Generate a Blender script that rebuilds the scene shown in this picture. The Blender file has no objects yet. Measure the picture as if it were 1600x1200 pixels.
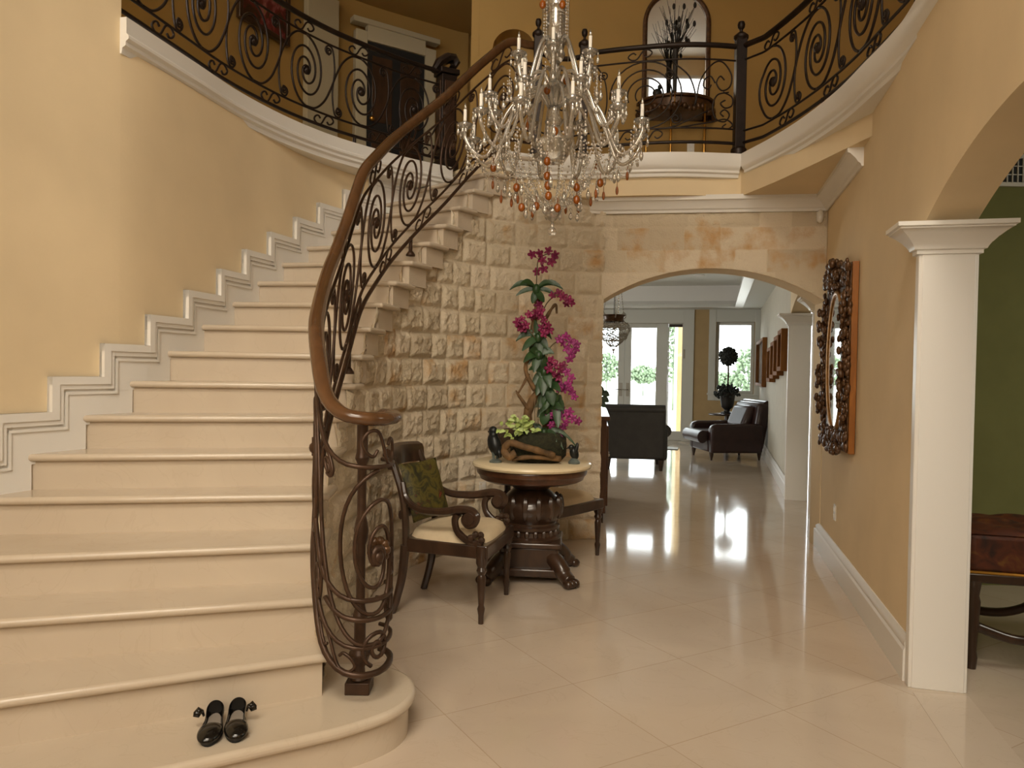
import bpy, math, random
from math import sin, cos, pi, sqrt, atan2, radians, tau
from mathutils import Vector, Matrix, noise
random.seed(7)
SC = bpy.context.scene
COL = SC.collection

# ------------------------------------------------------------------ camera
FPX = 1170.0
EYE = Vector((0, 0, 1.5))
_p = math.atan(22.0 / FPX); _r = 0.017
_f = Vector((0, cos(_p), -sin(_p))); _u0 = Vector((0, sin(_p), cos(_p))); _x0 = Vector((1, 0, 0))
_u = cos(_r) * _u0 - sin(_r) * _x0
_x = cos(_r) * _x0 + sin(_r) * _u0
cd = bpy.data.cameras.new('camera')
cam = bpy.data.objects.new('camera', cd); COL.objects.link(cam)
cd.sensor_fit = 'HORIZONTAL'; cd.sensor_width = 36.0; cd.lens = 36.0 * FPX / 1600.0
cd.clip_start = 0.02; cd.clip_end = 200
cam.matrix_world = Matrix(((_x.x, _u.x, -_f.x, EYE.x), (_x.y, _u.y, -_f.y, EYE.y), (_x.z, _u.z, -_f.z, EYE.z), (0, 0, 0, 1)))
SC.camera = cam

# ------------------------------------------------------------------ sky, lights, exposure
SC.view_settings.view_transform = 'Standard'
SC.view_settings.look = 'None'
SC.view_settings.gamma = 1.0
SC.view_settings.use_curve_mapping = False
SC.view_settings.exposure = 0.0
SC.cycles.max_bounces = 10
SC.cycles.diffuse_bounces = 4
SC.cycles.glossy_bounces = 4
SC.cycles.transmission_bounces = 8
SC.cycles.transparent_max_bounces = 16
SC.cycles.caustics_reflective = False
SC.cycles.caustics_refractive = False
SC.cycles.sample_clamp_indirect = 4.0

W = bpy.data.worlds.new('sky'); SC.world = W; W.use_nodes = True
_bg = W.node_tree.nodes['Background']
_bg.inputs[0].default_value = (0.93, 0.97, 1.0, 1); _bg.inputs[1].default_value = 8.0

def area(name, loc, target, sx, sy, power, color, spread=None):
    l = bpy.data.lights.new(name, 'AREA'); l.shape = 'RECTANGLE'; l.size = sx; l.size_y = sy
    l.energy = power; l.color = color
    if spread: l.spread = spread
    o = bpy.data.objects.new(name, l); COL.objects.link(o)
    o.location = loc
    o.rotation_euler = (Vector(target) - Vector(loc)).to_track_quat('-Z', 'Y').to_euler()
    return o
WARM = (1.0, 0.885, 0.72)
# added downward-aimed lamp for sky light assumed to come from behind the camera
area('assumed_front_light', (-0.7, -1.9, 3.4), (-0.1, 4.2, 1.0), 3.8, 3.4, 135, WARM, radians(125))
# added soft fill lamp high behind the camera, where no window is built
area('hall_fill_light', (-0.6, -1.9, 7.2), (0.0, 4.2, 1.0), 2.6, 2.2, 90, WARM, radians(80))
# fill lamp added in the passage to brighten the second arch's pilaster
area('passage_fill_light', (4.2, 7.3, 2.6), (3.3, 9.0, 1.2), 0.9, 0.9, 4, (1, 0.98, 0.92))
# daylight through the french doors and window of the living room
po = area('living_room_daylight', (3.3, 16.2, 1.5), (2.4, 9.0, 1.0), 4.2, 2.6, 1, (1, 1, 1))
po.data.cycles.is_portal = True
area('living_side_fill_light', (-2.05, 12.0, 1.7), (3.5, 12.6, 1.5), 3.2, 2.2, 115, (1, 1, 0.98))  # added fill lamp at the unseen side wall, brightens the living room
area('dining_fill_light', (4.4, 2.4, 3.0), (4.3, 3.2, 0), 1.2, 1.2, 40, (1.0, 0.96, 0.82))  # added fill lamp to brighten the green dining room

# ------------------------------------------------------------------ helpers
def at(px, py, Y):
    """point of the photograph's ray at plan depth Y"""
    d = _f + _x * ((px - 800) / FPX) - _u * ((py - 600) / FPX)
    return EYE + d * (Y / d.y)

def hit(px, py, a, b):
    """ray against the vertical plane through plan points a, b"""
    d = _f + _x * ((px - 800) / FPX) - _u * ((py - 600) / FPX)
    n = Vector((-(b[1] - a[1]), b[0] - a[0], 0))
    t = (Vector((a[0], a[1], 0)) - EYE).dot(n) / d.dot(n)
    return EYE + d * t

def atz(px, py, z):
    d = _f + _x * ((px - 800) / FPX) - _u * ((py - 600) / FPX)
    return EYE + d * ((z - EYE.z) / d.z)

class MB:
    def __init__(s): s.v = []; s.f = []; s.sm = []
    def add(s, vs, fs, smooth=True):
        o = len(s.v); s.v += [Vector(p) for p in vs]
        s.f += [tuple(i + o for i in f) for f in fs]; s.sm += [smooth] * len(fs)
        return s
    def box(s, c, size, rot=None):
        hx, hy, hz = size[0] / 2, size[1] / 2, size[2] / 2
        vs = [Vector((x, y, z)) for x in (-hx, hx) for y in (-hy, hy) for z in (-hz, hz)]
        if rot is not None:
            M = rot if isinstance(rot, Matrix) else Matrix.Rotation(rot, 3, 'Z')
            vs = [M @ v for v in vs]
        vs = [v + Vector(c) for v in vs]
        return s.add(vs, [(0, 1, 3, 2), (4, 6, 7, 5), (0, 4, 5, 1), (2, 3, 7, 6), (0, 2, 6, 4), (1, 5, 7, 3)], False)
    def prism(s, poly, z0, z1, smooth=False):
        n = len(poly)
        if sum(poly[i][0] * poly[(i + 1) % n][1] - poly[(i + 1) % n][0] * poly[i][1] for i in range(n)) < 0: poly = poly[::-1]
        vs = [(p[0], p[1], z0) for p in poly] + [(p[0], p[1], z1) for p in poly]
        fs = [tuple(range(n - 1, -1, -1)), tuple(range(n, 2 * n))] + [(i, (i + 1) % n, (i + 1) % n + n, i + n) for i in range(n)]
        return s.add(vs, fs, smooth)
    def tube(s, pts, r, n=6, closed=False, sx=1.0, sz=1.0):
        pts = [Vector(p) for p in pts]; m = len(pts)
        if m < 2: return s
        R = r if isinstance(r, (list, tuple)) else [r] * m
        vs = []; N = None
        for i in range(m):
            if closed: t = pts[(i + 1) % m] - pts[i - 1]
            else: t = pts[min(i + 1, m - 1)] - pts[max(i - 1, 0)]
            if t.length < 1e-9: t = Vector((0, 0, 1))
            t.normalize()
            if N is None:
                N = Vector((0, 0, 1)) if abs(t.z) < 0.9 else Vector((1, 0, 0))
            N = N - t * N.dot(t)
            if N.length < 1e-6: N = t.orthogonal()
            N.normalize(); B = t.cross(N)
            for k in range(n):
                a = tau * k / n
                vs.append(pts[i] + (N * (cos(a) * sz) + B * (sin(a) * sx)) * R[i])
        fs = []
        for i in range(m if closed else m - 1):
            j = (i + 1) % m
            for k in range(n):
                q = (k + 1) % n
                fs.append((i * n + k, i * n + q, j * n + q, j * n + k))
        if not closed:
            fs.append(tuple(range(n - 1, -1, -1))); fs.append(tuple(range((m - 1) * n, m * n)))
        return s.add(vs, fs, True)
    def lathe(s, prof, c=(0, 0, 0), n=20, axis=None):
        vs = []; m = len(prof)
        for r, z in prof:
            for k in range(n):
                a = tau * k / n
                v = Vector((r * cos(a), r * sin(a), z))
                if axis is not None: v = axis @ v
                vs.append(v + Vector(c))
        fs = [(i * n + k, i * n + (k + 1) % n, (i + 1) * n + (k + 1) % n, (i + 1) * n + k) for i in range(m - 1) for k in range(n)]
        if prof[0][0] > 1e-5: fs.append(tuple(range(n - 1, -1, -1)))
        if prof[-1][0] > 1e-5: fs.append(tuple(range((m - 1) * n, m * n)))
        return s.add(vs, fs, True)
    def ball(s, c, r, n=8, m=6, rot=None):
        R = r if isinstance(r, (tuple, list)) else (r, r, r)
        vs = []
        for i in range(1, m):
            b = pi * i / m
            for k in range(n):
                a = tau * k / n
                vs.append(Vector((R[0] * sin(b) * cos(a), R[1] * sin(b) * sin(a), R[2] * cos(b))))
        vs += [Vector((0, 0, R[2])), Vector((0, 0, -R[2]))]
        if rot is not None: vs = [rot @ v for v in vs]
        vs = [v + Vector(c) for v in vs]
        fs = [(i * n + k, (i + 1) * n + k, (i + 1) * n + (k + 1) % n, i * n + (k + 1) % n) for i in range(m - 2) for k in range(n)]
        T = (m - 1) * n
        fs += [(T, k, (k + 1) % n) for k in range(n)] + [(T + 1, (m - 2) * n + (k + 1) % n, (m - 2) * n + k) for k in range(n)]
        return s.add(vs, fs, True)
    def sweep(s, path, prof, side=1, closed_prof=True, smooth=False):
        """profile (out, z) along a plan polyline; out goes to the left of travel when side=1"""
        P = [Vector((p[0], p[1])) for p in path]; m = len(P); n = len(prof); vs = []
        for i in range(m):
            a = (P[i] - P[i - 1]).normalized() if i > 0 else None
            b = (P[i + 1] - P[i]).normalized() if i < m - 1 else None
            if a is None: a = b
            if b is None: b = a
            na = Vector((-a.y, a.x)); nb = Vector((-b.y, b.x))
            nn = na + nb; nn = nn / max(nn.length_squared / 2, 0.25)
            zb = path[i][2] if len(path[i]) > 2 else 0
            for o, z in prof:
                q = P[i] + nn * o * side
                vs.append((q.x, q.y, z + zb))
        fs = []
        for i in range(m - 1):
            for k in range(n if closed_prof else n - 1):
                q = (k + 1) % n
                fs.append((i * n + k, i * n + q, (i + 1) * n + q, (i + 1) * n + k))
        if closed_prof:
            fs.append(tuple(range(n))); fs.append(tuple(range((m - 1) * n, m * n)))
        return s.add(vs, fs, smooth)
    def build(s, name, m, parent=None, world=False, bevel=0.0, segs=2, angle=40, subsurf=0, recalc=True):
        me = bpy.data.meshes.new(name)
        off = Vector((0, 0, 0))
        if world and parent is not None:
            o = parent
            while o is not None: off += o.location; o = o.parent
        me.from_pydata([tuple(v - off) for v in s.v], [], s.f)
        me.polygons.foreach_set('use_smooth', s.sm)
        if recalc:
            import bmesh
            bm = bmesh.new(); bm.from_mesh(me); bmesh.ops.recalc_face_normals(bm, faces=bm.faces); bm.to_mesh(me); bm.free()
        me.materials.append(m)
        if angle: me.set_sharp_from_angle(angle=radians(angle))
        o = bpy.data.objects.new(name, me); COL.objects.link(o)
        if parent is not None: o.parent = parent
        if bevel:
            b = o.modifiers.new('edge', 'BEVEL'); b.width = bevel; b.segments = segs; b.limit_method = 'ANGLE'; b.angle_limit = radians(35)
        if subsurf:
            b = o.modifiers.new('smooth', 'SUBSURF'); b.levels = subsurf; b.render_levels = subsurf
        return o

def tag(o, label, cat, group=None, kind=None):
    o['label'] = label; o['category'] = cat
    if group: o['group'] = group
    if kind: o['kind'] = kind
    return o
def thing(name, label, cat, loc=(0, 0, 0), rz=0.0, group=None):
    o = bpy.data.objects.new(name, None); COL.objects.link(o)
    o.location = loc; o.rotation_euler = (0, 0, rz); o.empty_display_size = 0.1
    return tag(o, label, cat, group)
def struct(o, label=None, cat=None):
    o['kind'] = 'structure'
    if label: o['label'] = label; o['category'] = cat
    return o
def dup(root, loc, rz, label, group=None):
    r = root.copy(); COL.objects.link(r); r.location = loc; r.rotation_euler = (0, 0, rz); r['label'] = label
    if group: r['group'] = group
    for ch in list(root.children):
        c = ch.copy(); COL.objects.link(c); c.parent = r
        for g in list(ch.children):
            d = g.copy(); COL.objects.link(d); d.parent = c
    return r

def catmull(P, n=8, closed=False):
    P = [Vector(p) for p in P]; out = []; m = len(P)
    for i in range(m if closed else m - 1):
        p0 = P[i - 1] if (i > 0 or closed) else P[0] * 2 - P[1]
        p1 = P[i]; p2 = P[(i + 1) % m]
        p3 = P[(i + 2) % m] if (closed or i + 2 < m) else P[-1] * 2 - P[-2]
        for k in range(n):
            t = k / n
            out.append(0.5 * ((2 * p1) + (p2 - p0) * t + (2 * p0 - 5 * p1 + 4 * p2 - p3) * t * t + (3 * p1 - p0 - 3 * p2 + p3) * t ** 3))
    if not closed: out.append(P[-1].copy())
    return out

class Path:
    """plan polyline with a height, addressed by arc length in plan"""
    def __init__(s, pts):
        s.p = [Vector(q) for q in pts]; s.s = [0.0]
        for a, b in zip(s.p, s.p[1:]): s.s.append(s.s[-1] + sqrt((b.x - a.x) ** 2 + (b.y - a.y) ** 2))
        s.len = s.s[-1]
    def __call__(s, d):
        d = max(0.0, min(s.len, d)); lo, hi = 0, len(s.s) - 1
        while hi - lo > 1:
            m = (lo + hi) // 2
            if s.s[m] <= d: lo = m
            else: hi = m
        q = (d - s.s[lo]) / max(1e-9, s.s[hi] - s.s[lo])
        return s.p[lo].lerp(s.p[hi], q)
    def find(s, x, y):
        return min(range(len(s.p)), key=lambda i: (s.p[i].x - x) ** 2 + (s.p[i].y - y) ** 2)

# ------------------------------------------------------------------ materials
def mat(name, col, rough=0.5, metal=0.0, spec=0.5, var=0.0, vscale=6.0, bump=0.0, bscale=40.0, emit=None, trans=0.0, ior=1.45, coat=0.0, alpha=1.0):
    m = bpy.data.materials.new(name); m.use_nodes = True
    nt = m.node_tree; b = nt.nodes['Principled BSDF']
    b.inputs['Base Color'].default_value = (*col, 1); b.inputs['Roughness'].default_value = rough
    b.inputs['Metallic'].default_value = metal; b.inputs['Specular IOR Level'].default_value = spec
    b.inputs['IOR'].default_value = ior; b.inputs['Transmission Weight'].default_value = trans
    b.inputs['Coat Weight'].default_value = coat; b.inputs['Alpha'].default_value = alpha
    if emit:
        b.inputs['Emission Color'].default_value = (*emit[:3], 1); b.inputs['Emission Strength'].default_value = emit[3]
    if var or bump:
        tc = nt.nodes.new('ShaderNodeTexCoord')
    if var:
        n = nt.nodes.new('ShaderNodeTexNoise'); n.inputs['Scale'].default_value = vscale; n.inputs['Detail'].default_value = 5
        nt.links.new(tc.outputs['Object'], n.inputs['Vector'])
        r = nt.nodes.new('ShaderNodeValToRGB')
        r.color_ramp.elements[0].position = 0.3; r.color_ramp.elements[1].position = 0.7
        r.color_ramp.elements[0].color = (*[max(0, c * (1 - var)) for c in col], 1)
        r.color_ramp.elements[1].color = (*[min(1, c * (1 + var)) for c in col], 1)
        nt.links.new(n.outputs['Fac'], r.inputs[0]); nt.links.new(r.outputs[0], b.inputs['Base Color'])
    if bump:
        n2 = nt.nodes.new('ShaderNodeTexNoise'); n2.inputs['Scale'].default_value = bscale; n2.inputs['Detail'].default_value = 4
        nt.links.new(tc.outputs['Object'], n2.inputs['Vector'])
        bp = nt.nodes.new('ShaderNodeBump'); bp.inputs['Strength'].default_value = bump; bp.inputs['Distance'].default_value = 0.01
        nt.links.new(n2.outputs['Fac'], bp.inputs['Height']); nt.links.new(bp.outputs[0], b.inputs['Normal'])
    return m

def wood(name, c1, c2, rough=0.35, scale=8.0, coat=0.2):
    m = mat(name, c1, rough, coat=coat); nt = m.node_tree; b = nt.nodes['Principled BSDF']
    tc = nt.nodes.new('ShaderNodeTexCoord'); mp = nt.nodes.new('ShaderNodeMapping'); mp.inputs['Scale'].default_value = (1, 1, 0.25)
    n = nt.nodes.new('ShaderNodeTexNoise'); n.inputs['Scale'].default_value = scale; n.inputs['Detail'].default_value = 6; n.inputs['Distortion'].default_value = 1.5
    r = nt.nodes.new('ShaderNodeValToRGB'); r.color_ramp.elements[0].position = 0.35; r.color_ramp.elements[1].position = 0.7
    r.color_ramp.elements[0].color = (*c1, 1); r.color_ramp.elements[1].color = (*c2, 1)
    nt.links.new(tc.outputs['Object'], mp.inputs[0]); nt.links.new(mp.outputs[0], n.inputs['Vector'])
    nt.links.new(n.outputs['Fac'], r.inputs[0]); nt.links.new(r.outputs[0], b.inputs['Base Color'])
    return m

def marble(name, c1, c2, rough, tile=None):
    m = mat(name, c1, rough); nt = m.node_tree; b = nt.nodes['Principled BSDF']; L = nt.links.new
    tc = nt.nodes.new('ShaderNodeTexCoord')
    n = nt.nodes.new('ShaderNodeTexNoise'); n.inputs['Scale'].default_value = 1.7; n.inputs['Detail'].default_value = 8; n.inputs['Distortion'].default_value = 0.8
    L(tc.outputs['Object'], n.inputs['Vector'])
    r = nt.nodes.new('ShaderNodeValToRGB'); r.color_ramp.elements[0].position = 0.32; r.color_ramp.elements[1].position = 0.68
    r.color_ramp.elements[0].color = (*c2, 1); r.color_ramp.elements[1].color = (*c1, 1)
    L(n.outputs['Fac'], r.inputs[0])
    # thin brown veins
    n2 = nt.nodes.new('ShaderNodeTexNoise'); n2.inputs['Scale'].default_value = 2.3; n2.inputs['Detail'].default_value = 7; n2.inputs['Distortion'].default_value = 2.0
    L(tc.outputs['Object'], n2.inputs['Vector'])
    r2 = nt.nodes.new('ShaderNodeValToRGB'); e = r2.color_ramp.elements
    e[0].position = 0.488; e[0].color = (0, 0, 0, 1); e[1].position = 0.5; e[1].color = (1, 1, 1, 1)
    q = r2.color_ramp.elements.new(0.512); q.color = (0, 0, 0, 1)
    L(n2.outputs['Fac'], r2.inputs[0])
    mul = nt.nodes.new('ShaderNodeMath'); mul.operation = 'MULTIPLY'; mul.inputs[1].default_value = 0.08
    L(r2.outputs[0], mul.inputs[0])
    mx = nt.nodes.new('ShaderNodeMix'); mx.data_type = 'RGBA'
    L(mul.outputs[0], mx.inputs[0]); L(r.outputs[0], mx.inputs[6]); mx.inputs[7].default_value = (c2[0] * 0.5, c2[1] * 0.42, c2[2] * 0.3, 1)
    out = mx.outputs[2]
    if tile:
        mp = nt.nodes.new('ShaderNodeMapping'); mp.vector_type = 'TEXTURE'
        mp.inputs['Rotation'].default_value = (0, 0, radians(30.2)); mp.inputs['Location'].default_value = tile
        L(tc.outputs['Object'], mp.inputs[0])
        br = nt.nodes.new('ShaderNodeTexBrick'); br.offset = 0.0; br.inputs['Scale'].default_value = 1.0
        br.inputs['Brick Width'].default_value = 0.675; br.inputs['Row Height'].default_value = 0.675
        br.inputs['Mortar Size'].default_value = 0.0022; br.inputs['Mortar Smooth'].default_value = 0.1; br.inputs['Bias'].default_value = 0
        br.inputs['Color1'].default_value = (1, 1, 1, 1); br.inputs['Color2'].default_value = (0.94, 0.94, 0.94, 1); br.inputs['Mortar'].default_value = (0.78, 0.73, 0.66, 1)
        L(mp.outputs[0], br.inputs['Vector'])
        mm = nt.nodes.new('ShaderNodeMix'); mm.data_type = 'RGBA'; mm.blend_type = 'MULTIPLY'; mm.inputs[0].default_value = 1
        L(out, mm.inputs[6]); L(br.outputs[0], mm.inputs[7]); out = mm.outputs[2]
    L(out, b.inputs['Base Color'])
    return m

M = {}
M['tan'] = mat('tan_plaster', (0.79, 0.640, 0.415), 0.85, var=0.07, vscale=1.3, bump=0.05, bscale=60)
M['white'] = mat('white_paint', (0.82, 0.795, 0.75), 0.32)
M['gtrim'] = mat('dimmed_white_gallery_trim', (0.42, 0.365, 0.25), 0.5)  # white trim, darkened: the gallery's low light is put into the colour
M['ceil'] = mat('ceiling_paint', (0.66, 0.66, 0.60), 0.7)
M['cream'] = mat('hall_ceiling_paint', (0.84, 0.80, 0.70), 0.8)
M['glow_pane'] = mat('glowing_window_pane', (0.9, 0.9, 0.9), 0.5, emit=(0.95, 0.98, 1.0, 2.6))  # glowing pane: emission stands in for sky outside the assumed window
M['green'] = mat('olive_green_plaster', (0.20, 0.20, 0.07), 0.85, var=0.05)
M['far'] = mat('beige_plaster', (0.56, 0.52, 0.42), 0.8, var=0.04)
M['fartan'] = mat('ochre_plaster', (0.47, 0.335, 0.165), 0.8, var=0.04)
M['ochre_dim'] = mat('dimmed_ochre_plaster', (0.37, 0.225, 0.068), 0.85, var=0.06, vscale=1.5)  # wall colour deepened to carry the dimness of the upper gallery
M['floor'] = marble('polished_cream_marble_floor', (0.61, 0.505, 0.40), (0.56, 0.455, 0.355), 0.08, tile=(0.655, 2.98, 0))
M['thresh'] = marble('cream_marble_threshold', (0.63, 0.53, 0.425), (0.58, 0.48, 0.38), 0.08)
M['step'] = marble('cream_marble_steps', (0.58, 0.49, 0.38), (0.535, 0.445, 0.34), 0.22)
M['top'] = marble('cream_marble_tabletop', (0.82, 0.70, 0.48), (0.75, 0.62, 0.40), 0.16)
M['iron'] = mat('bronzed_wrought_iron', (0.062, 0.033, 0.019), 0.40, metal=0.45, var=0.3, vscale=12)
M['ironb'] = mat('dark_wrought_iron', (0.022, 0.013, 0.009), 0.42, metal=0.4, var=0.25, vscale=12)
M['rail'] = wood('mahogany_handrail', (0.078, 0.036, 0.015), (0.118, 0.054, 0.021), 0.25, 6, 0.4)
M['dkgilt'] = wood('dark_gilt_picture_wood', (0.17, 0.068, 0.020), (0.26, 0.11, 0.032), 0.75, 8, 0.0); M['dkgilt'].node_tree.nodes['Principled BSDF'].inputs['Specular IOR Level'].default_value = 0.15
M['dwood'] = wood('dark_walnut', (0.028, 0.014, 0.008), (0.055, 0.027, 0.015), 0.30, 9, 0.4)
M['twood'] = wood('reddish_mahogany', (0.060, 0.022, 0.010), (0.10, 0.040, 0.018), 0.28, 9, 0.4)
M['gwood'] = wood('orange_gilt_wood', (0.23, 0.078, 0.014), (0.33, 0.12, 0.022), 0.3, 8, 0.4)
M['carve'] = mat('carved_bronze_wood', (0.085, 0.040, 0.016), 0.33, metal=0.25, var=0.45, vscale=30)
M['gold'] = mat('gilded_metal', (0.75, 0.42, 0.10), 0.28, metal=1.0)
M['gildfr'] = mat('aged_gilt_frame', (0.34, 0.17, 0.045), 0.35, metal=0.6, var=0.3, vscale=25)
M['mirror'] = mat('silvered_glass', (0.9, 0.9, 0.88), 0.02, metal=1.0)
M['seat'] = mat('ivory_upholstery', (0.62, 0.50, 0.33), 0.75, var=0.05, vscale=20, bump=0.1, bscale=200)
M['leather'] = mat('oxblood_leather', (0.026, 0.009, 0.007), 0.33, var=0.25, vscale=9, coat=0.15)
M['leatherg'] = mat('dark_grey_leather', (0.034, 0.033, 0.031), 0.42, var=0.15, vscale=9)
M['patent'] = mat('black_patent_leather', (0.006, 0.005, 0.004), 0.16, coat=0.25)
M['insole'] = mat('grey_insole', (0.28, 0.24, 0.20), 0.7)
M['leaf'] = mat('dark_green_leaf', (0.022, 0.055, 0.016), 0.38, var=0.35, vscale=20)
M['leafl'] = mat('variegated_leaf', (0.34, 0.44, 0.12), 0.45, var=0.45, vscale=35)
M['petal'] = mat('magenta_orchid_petal', (0.20, 0.010, 0.062), 0.5, var=0.35, vscale=25)
M['petalp'] = mat('purple_orchid_petal', (0.27, 0.025, 0.145), 0.5, var=0.3, vscale=25)
M['stem'] = mat('brown_orchid_stem', (0.09, 0.065, 0.025), 0.6)
M['drift'] = mat('pale_driftwood', (0.125, 0.068, 0.026), 0.75, var=0.6, vscale=14, bump=0.6, bscale=40)
M['moss'] = mat('dark_moss', (0.022, 0.022, 0.009), 0.9, var=0.5, vscale=40, bump=0.8, bscale=80)
M['bronze'] = mat('dark_bronze', (0.02, 0.022, 0.022), 0.35, metal=0.4, var=0.3, vscale=15)
M['greyc'] = mat('grey_green_ceramic', (0.10, 0.12, 0.11), 0.3, var=0.3, vscale=20)
M['glass'] = mat('clear_vase_glass', (0.95, 0.95, 0.93), 0.03, trans=1.0)
M['plastic'] = mat('white_plastic', (0.78, 0.74, 0.66), 0.35)
M['candle'] = mat('white_candle_sleeve', (0.92, 0.88, 0.80), 0.5)
M['amber'] = mat('amber_glass_drop', (0.36, 0.095, 0.012), 0.08, trans=0.35)
M['pot'] = mat('dark_urn', (0.018, 0.014, 0.011), 0.5)
M['topi'] = mat('dark_topiary_foliage', (0.022, 0.026, 0.020), 0.7, var=0.4, vscale=30)
M['bush'] = mat('garden_foliage', (0.16, 0.22, 0.13), 0.8, var=0.4, vscale=6)
M['paving'] = mat('pale_paving', (0.62, 0.60, 0.55), 0.8)
M['lantern'] = mat('antique_silver_lantern', (0.42, 0.39, 0.33), 0.32, metal=0.8)
M['black'] = mat('matt_black', (0.01, 0.01, 0.01), 0.6)
M['dkbrown'] = mat('dark_brown_shade', (0.05, 0.035, 0.03), 0.7)

# crystal: mostly clear, a little milky, sparkling
def crystal():
    m = bpy.data.materials.new('cut_crystal'); m.use_nodes = True; nt = m.node_tree; nt.nodes.clear(); L = nt.links.new
    o = nt.nodes.new('ShaderNodeOutputMaterial')
    g = nt.nodes.new('ShaderNodeBsdfGlass'); g.inputs['Roughness'].default_value = 0.02; g.inputs['IOR'].default_value = 1.5; g.inputs['Color'].default_value = (0.97, 0.96, 0.93, 1)
    d = nt.nodes.new('ShaderNodeBsdfTranslucent'); d.inputs['Color'].default_value = (0.9, 0.87, 0.8, 1)
    d2 = nt.nodes.new('ShaderNodeBsdfDiffuse'); d2.inputs['Color'].default_value = (0.9, 0.87, 0.8, 1)
    a = nt.nodes.new('ShaderNodeMixShader'); a.inputs[0].default_value = 0.5; L(d.outputs[0], a.inputs[1]); L(d2.outputs[0], a.inputs[2])
    gl = nt.nodes.new('ShaderNodeBsdfGlossy'); gl.inputs['Roughness'].default_value = 0.12; gl.inputs['Color'].default_value = (1, 0.97, 0.92, 1)
    mx = nt.nodes.new('ShaderNodeMixShader'); mx.inputs[0].default_value = 0.22
    L(g.outputs[0], mx.inputs[1]); L(a.outputs[0], mx.inputs[2])
    my = nt.nodes.new('ShaderNodeMixShader'); my.inputs[0].default_value = 0.22
    L(mx.outputs[0], my.inputs[1]); L(gl.outputs[0], my.inputs[2]); L(my.outputs[0], o.inputs[0]); return m
M['crystal'] = crystal()
def pane():
    m = bpy.data.materials.new('window_glass'); m.use_nodes = True; nt = m.node_tree; nt.nodes.clear(); L = nt.links.new
    o = nt.nodes.new('ShaderNodeOutputMaterial'); t = nt.nodes.new('ShaderNodeBsdfTransparent'); t.inputs[0].default_value = (0.95, 0.97, 0.96, 1)
    g = nt.nodes.new('ShaderNodeBsdfGlossy'); g.inputs['Roughness'].default_value = 0.02
    f = nt.nodes.new('ShaderNodeFresnel'); f.inputs[0].default_value = 1.45
    mx = nt.nodes.new('ShaderNodeMixShader'); L(f.outputs[0], mx.inputs[0]); L(t.outputs[0], mx.inputs[1]); L(g.outputs[0], mx.inputs[2]); L(mx.outputs[0], o.inputs[0]); return m
M['pane'] = pane()
def stone_mat():
    m = mat('split_face_limestone', (0.6, 0.5, 0.3), 0.85, bump=0.8, bscale=70); nt = m.node_tree; b = nt.nodes['Principled BSDF']; L = nt.links.new
    at_ = nt.nodes.new('ShaderNodeAttribute'); at_.attribute_name = 'block'
    tc = nt.nodes.new('ShaderNodeTexCoord')
    r = nt.nodes.new('ShaderNodeValToRGB'); e = r.color_ramp.elements
    e[0].position = 0; e[0].color = (0.55, 0.455, 0.325, 1); e[1].position = 1; e[1].color = (0.70, 0.595, 0.45, 1)
    q = r.color_ramp.elements.new(0.5); q.color = (0.62, 0.525, 0.38, 1)
    sp = nt.nodes.new('ShaderNodeSeparateColor'); L(at_.outputs['Color'], sp.inputs[0]); L(sp.outputs[0], r.inputs[0])
    n = nt.nodes.new('ShaderNodeTexNoise'); n.inputs['Scale'].default_value = 6; n.inputs['Detail'].default_value = 6
    L(tc.outputs['Object'], n.inputs['Vector'])
    add = nt.nodes.new('ShaderNodeMath'); add.operation = 'MULTIPLY_ADD'; add.inputs[1].default_value = 0.30
    L(sp.outputs[1], add.inputs[0]); L(n.outputs['Fac'], add.inputs[2])
    r2 = nt.nodes.new('ShaderNodeValToRGB'); r2.color_ramp.elements[0].position = 0.70; r2.color_ramp.elements[1].position = 0.92
    r2.color_ramp.elements[1].color = (0.75, 0.75, 0.75, 1)
    L(add.outputs[0], r2.inputs[0])
    mx = nt.nodes.new('ShaderNodeMix'); mx.data_type = 'RGBA'; L(r2.outputs[0], mx.inputs[0]); L(r.outputs[0], mx.inputs[6]); mx.inputs[7].default_value = (0.50, 0.26, 0.075, 1)
    L(mx.outputs[2], b.inputs['Base Color'])
    return m
M['stone'] = stone_mat()
def picture_mat(name, cols, scale):
    m = mat(name, cols[0], 0.6); nt = m.node_tree; b = nt.nodes['Principled BSDF']; L = nt.links.new
    tc = nt.nodes.new('ShaderNodeTexCoord'); n = nt.nodes.new('ShaderNodeTexNoise'); n.inputs['Scale'].default_value = scale; n.inputs['Detail'].default_value = 4; n.inputs['Distortion'].default_value = 1.2
    r = nt.nodes.new('ShaderNodeValToRGB'); k = len(cols)
    e = r.color_ramp.elements; e[0].position = 0.3; e[0].color = (*cols[0], 1); e[1].position = 0.72; e[1].color = (*cols[-1], 1)
    for i, c in enumerate(cols[1:-1]): q = e.new(0.3 + 0.42 * (i + 1) / (k - 1)); q.color = (*c, 1)
    L(tc.outputs['Object'], n.inputs['Vector']); L(n.outputs['Fac'], r.inputs[0]); L(r.outputs[0], b.inputs['Base Color']); return m
M['paint'] = picture_mat('dark_flower_painting', [(0.03, 0.012, 0.005), (0.05, 0.02, 0.006), (0.16, 0.02, 0.02), (0.30, 0.11, 0.10), (0.22, 0.13, 0.02)], 5)
M['pillow'] = picture_mat('olive_floral_fabric', [(0.014, 0.012, 0.004), (0.03, 0.027, 0.005), (0.095, 0.075, 0.010), (0.028, 0.022, 0.005), (0.17, 0.03, 0.012)], 11)
M['brocade'] = picture_mat('red_brown_brocade', [(0.018, 0.006, 0.003), (0.055, 0.013, 0.004), (0.09, 0.02, 0.005), (0.14, 0.055, 0.008)], 10)
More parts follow.
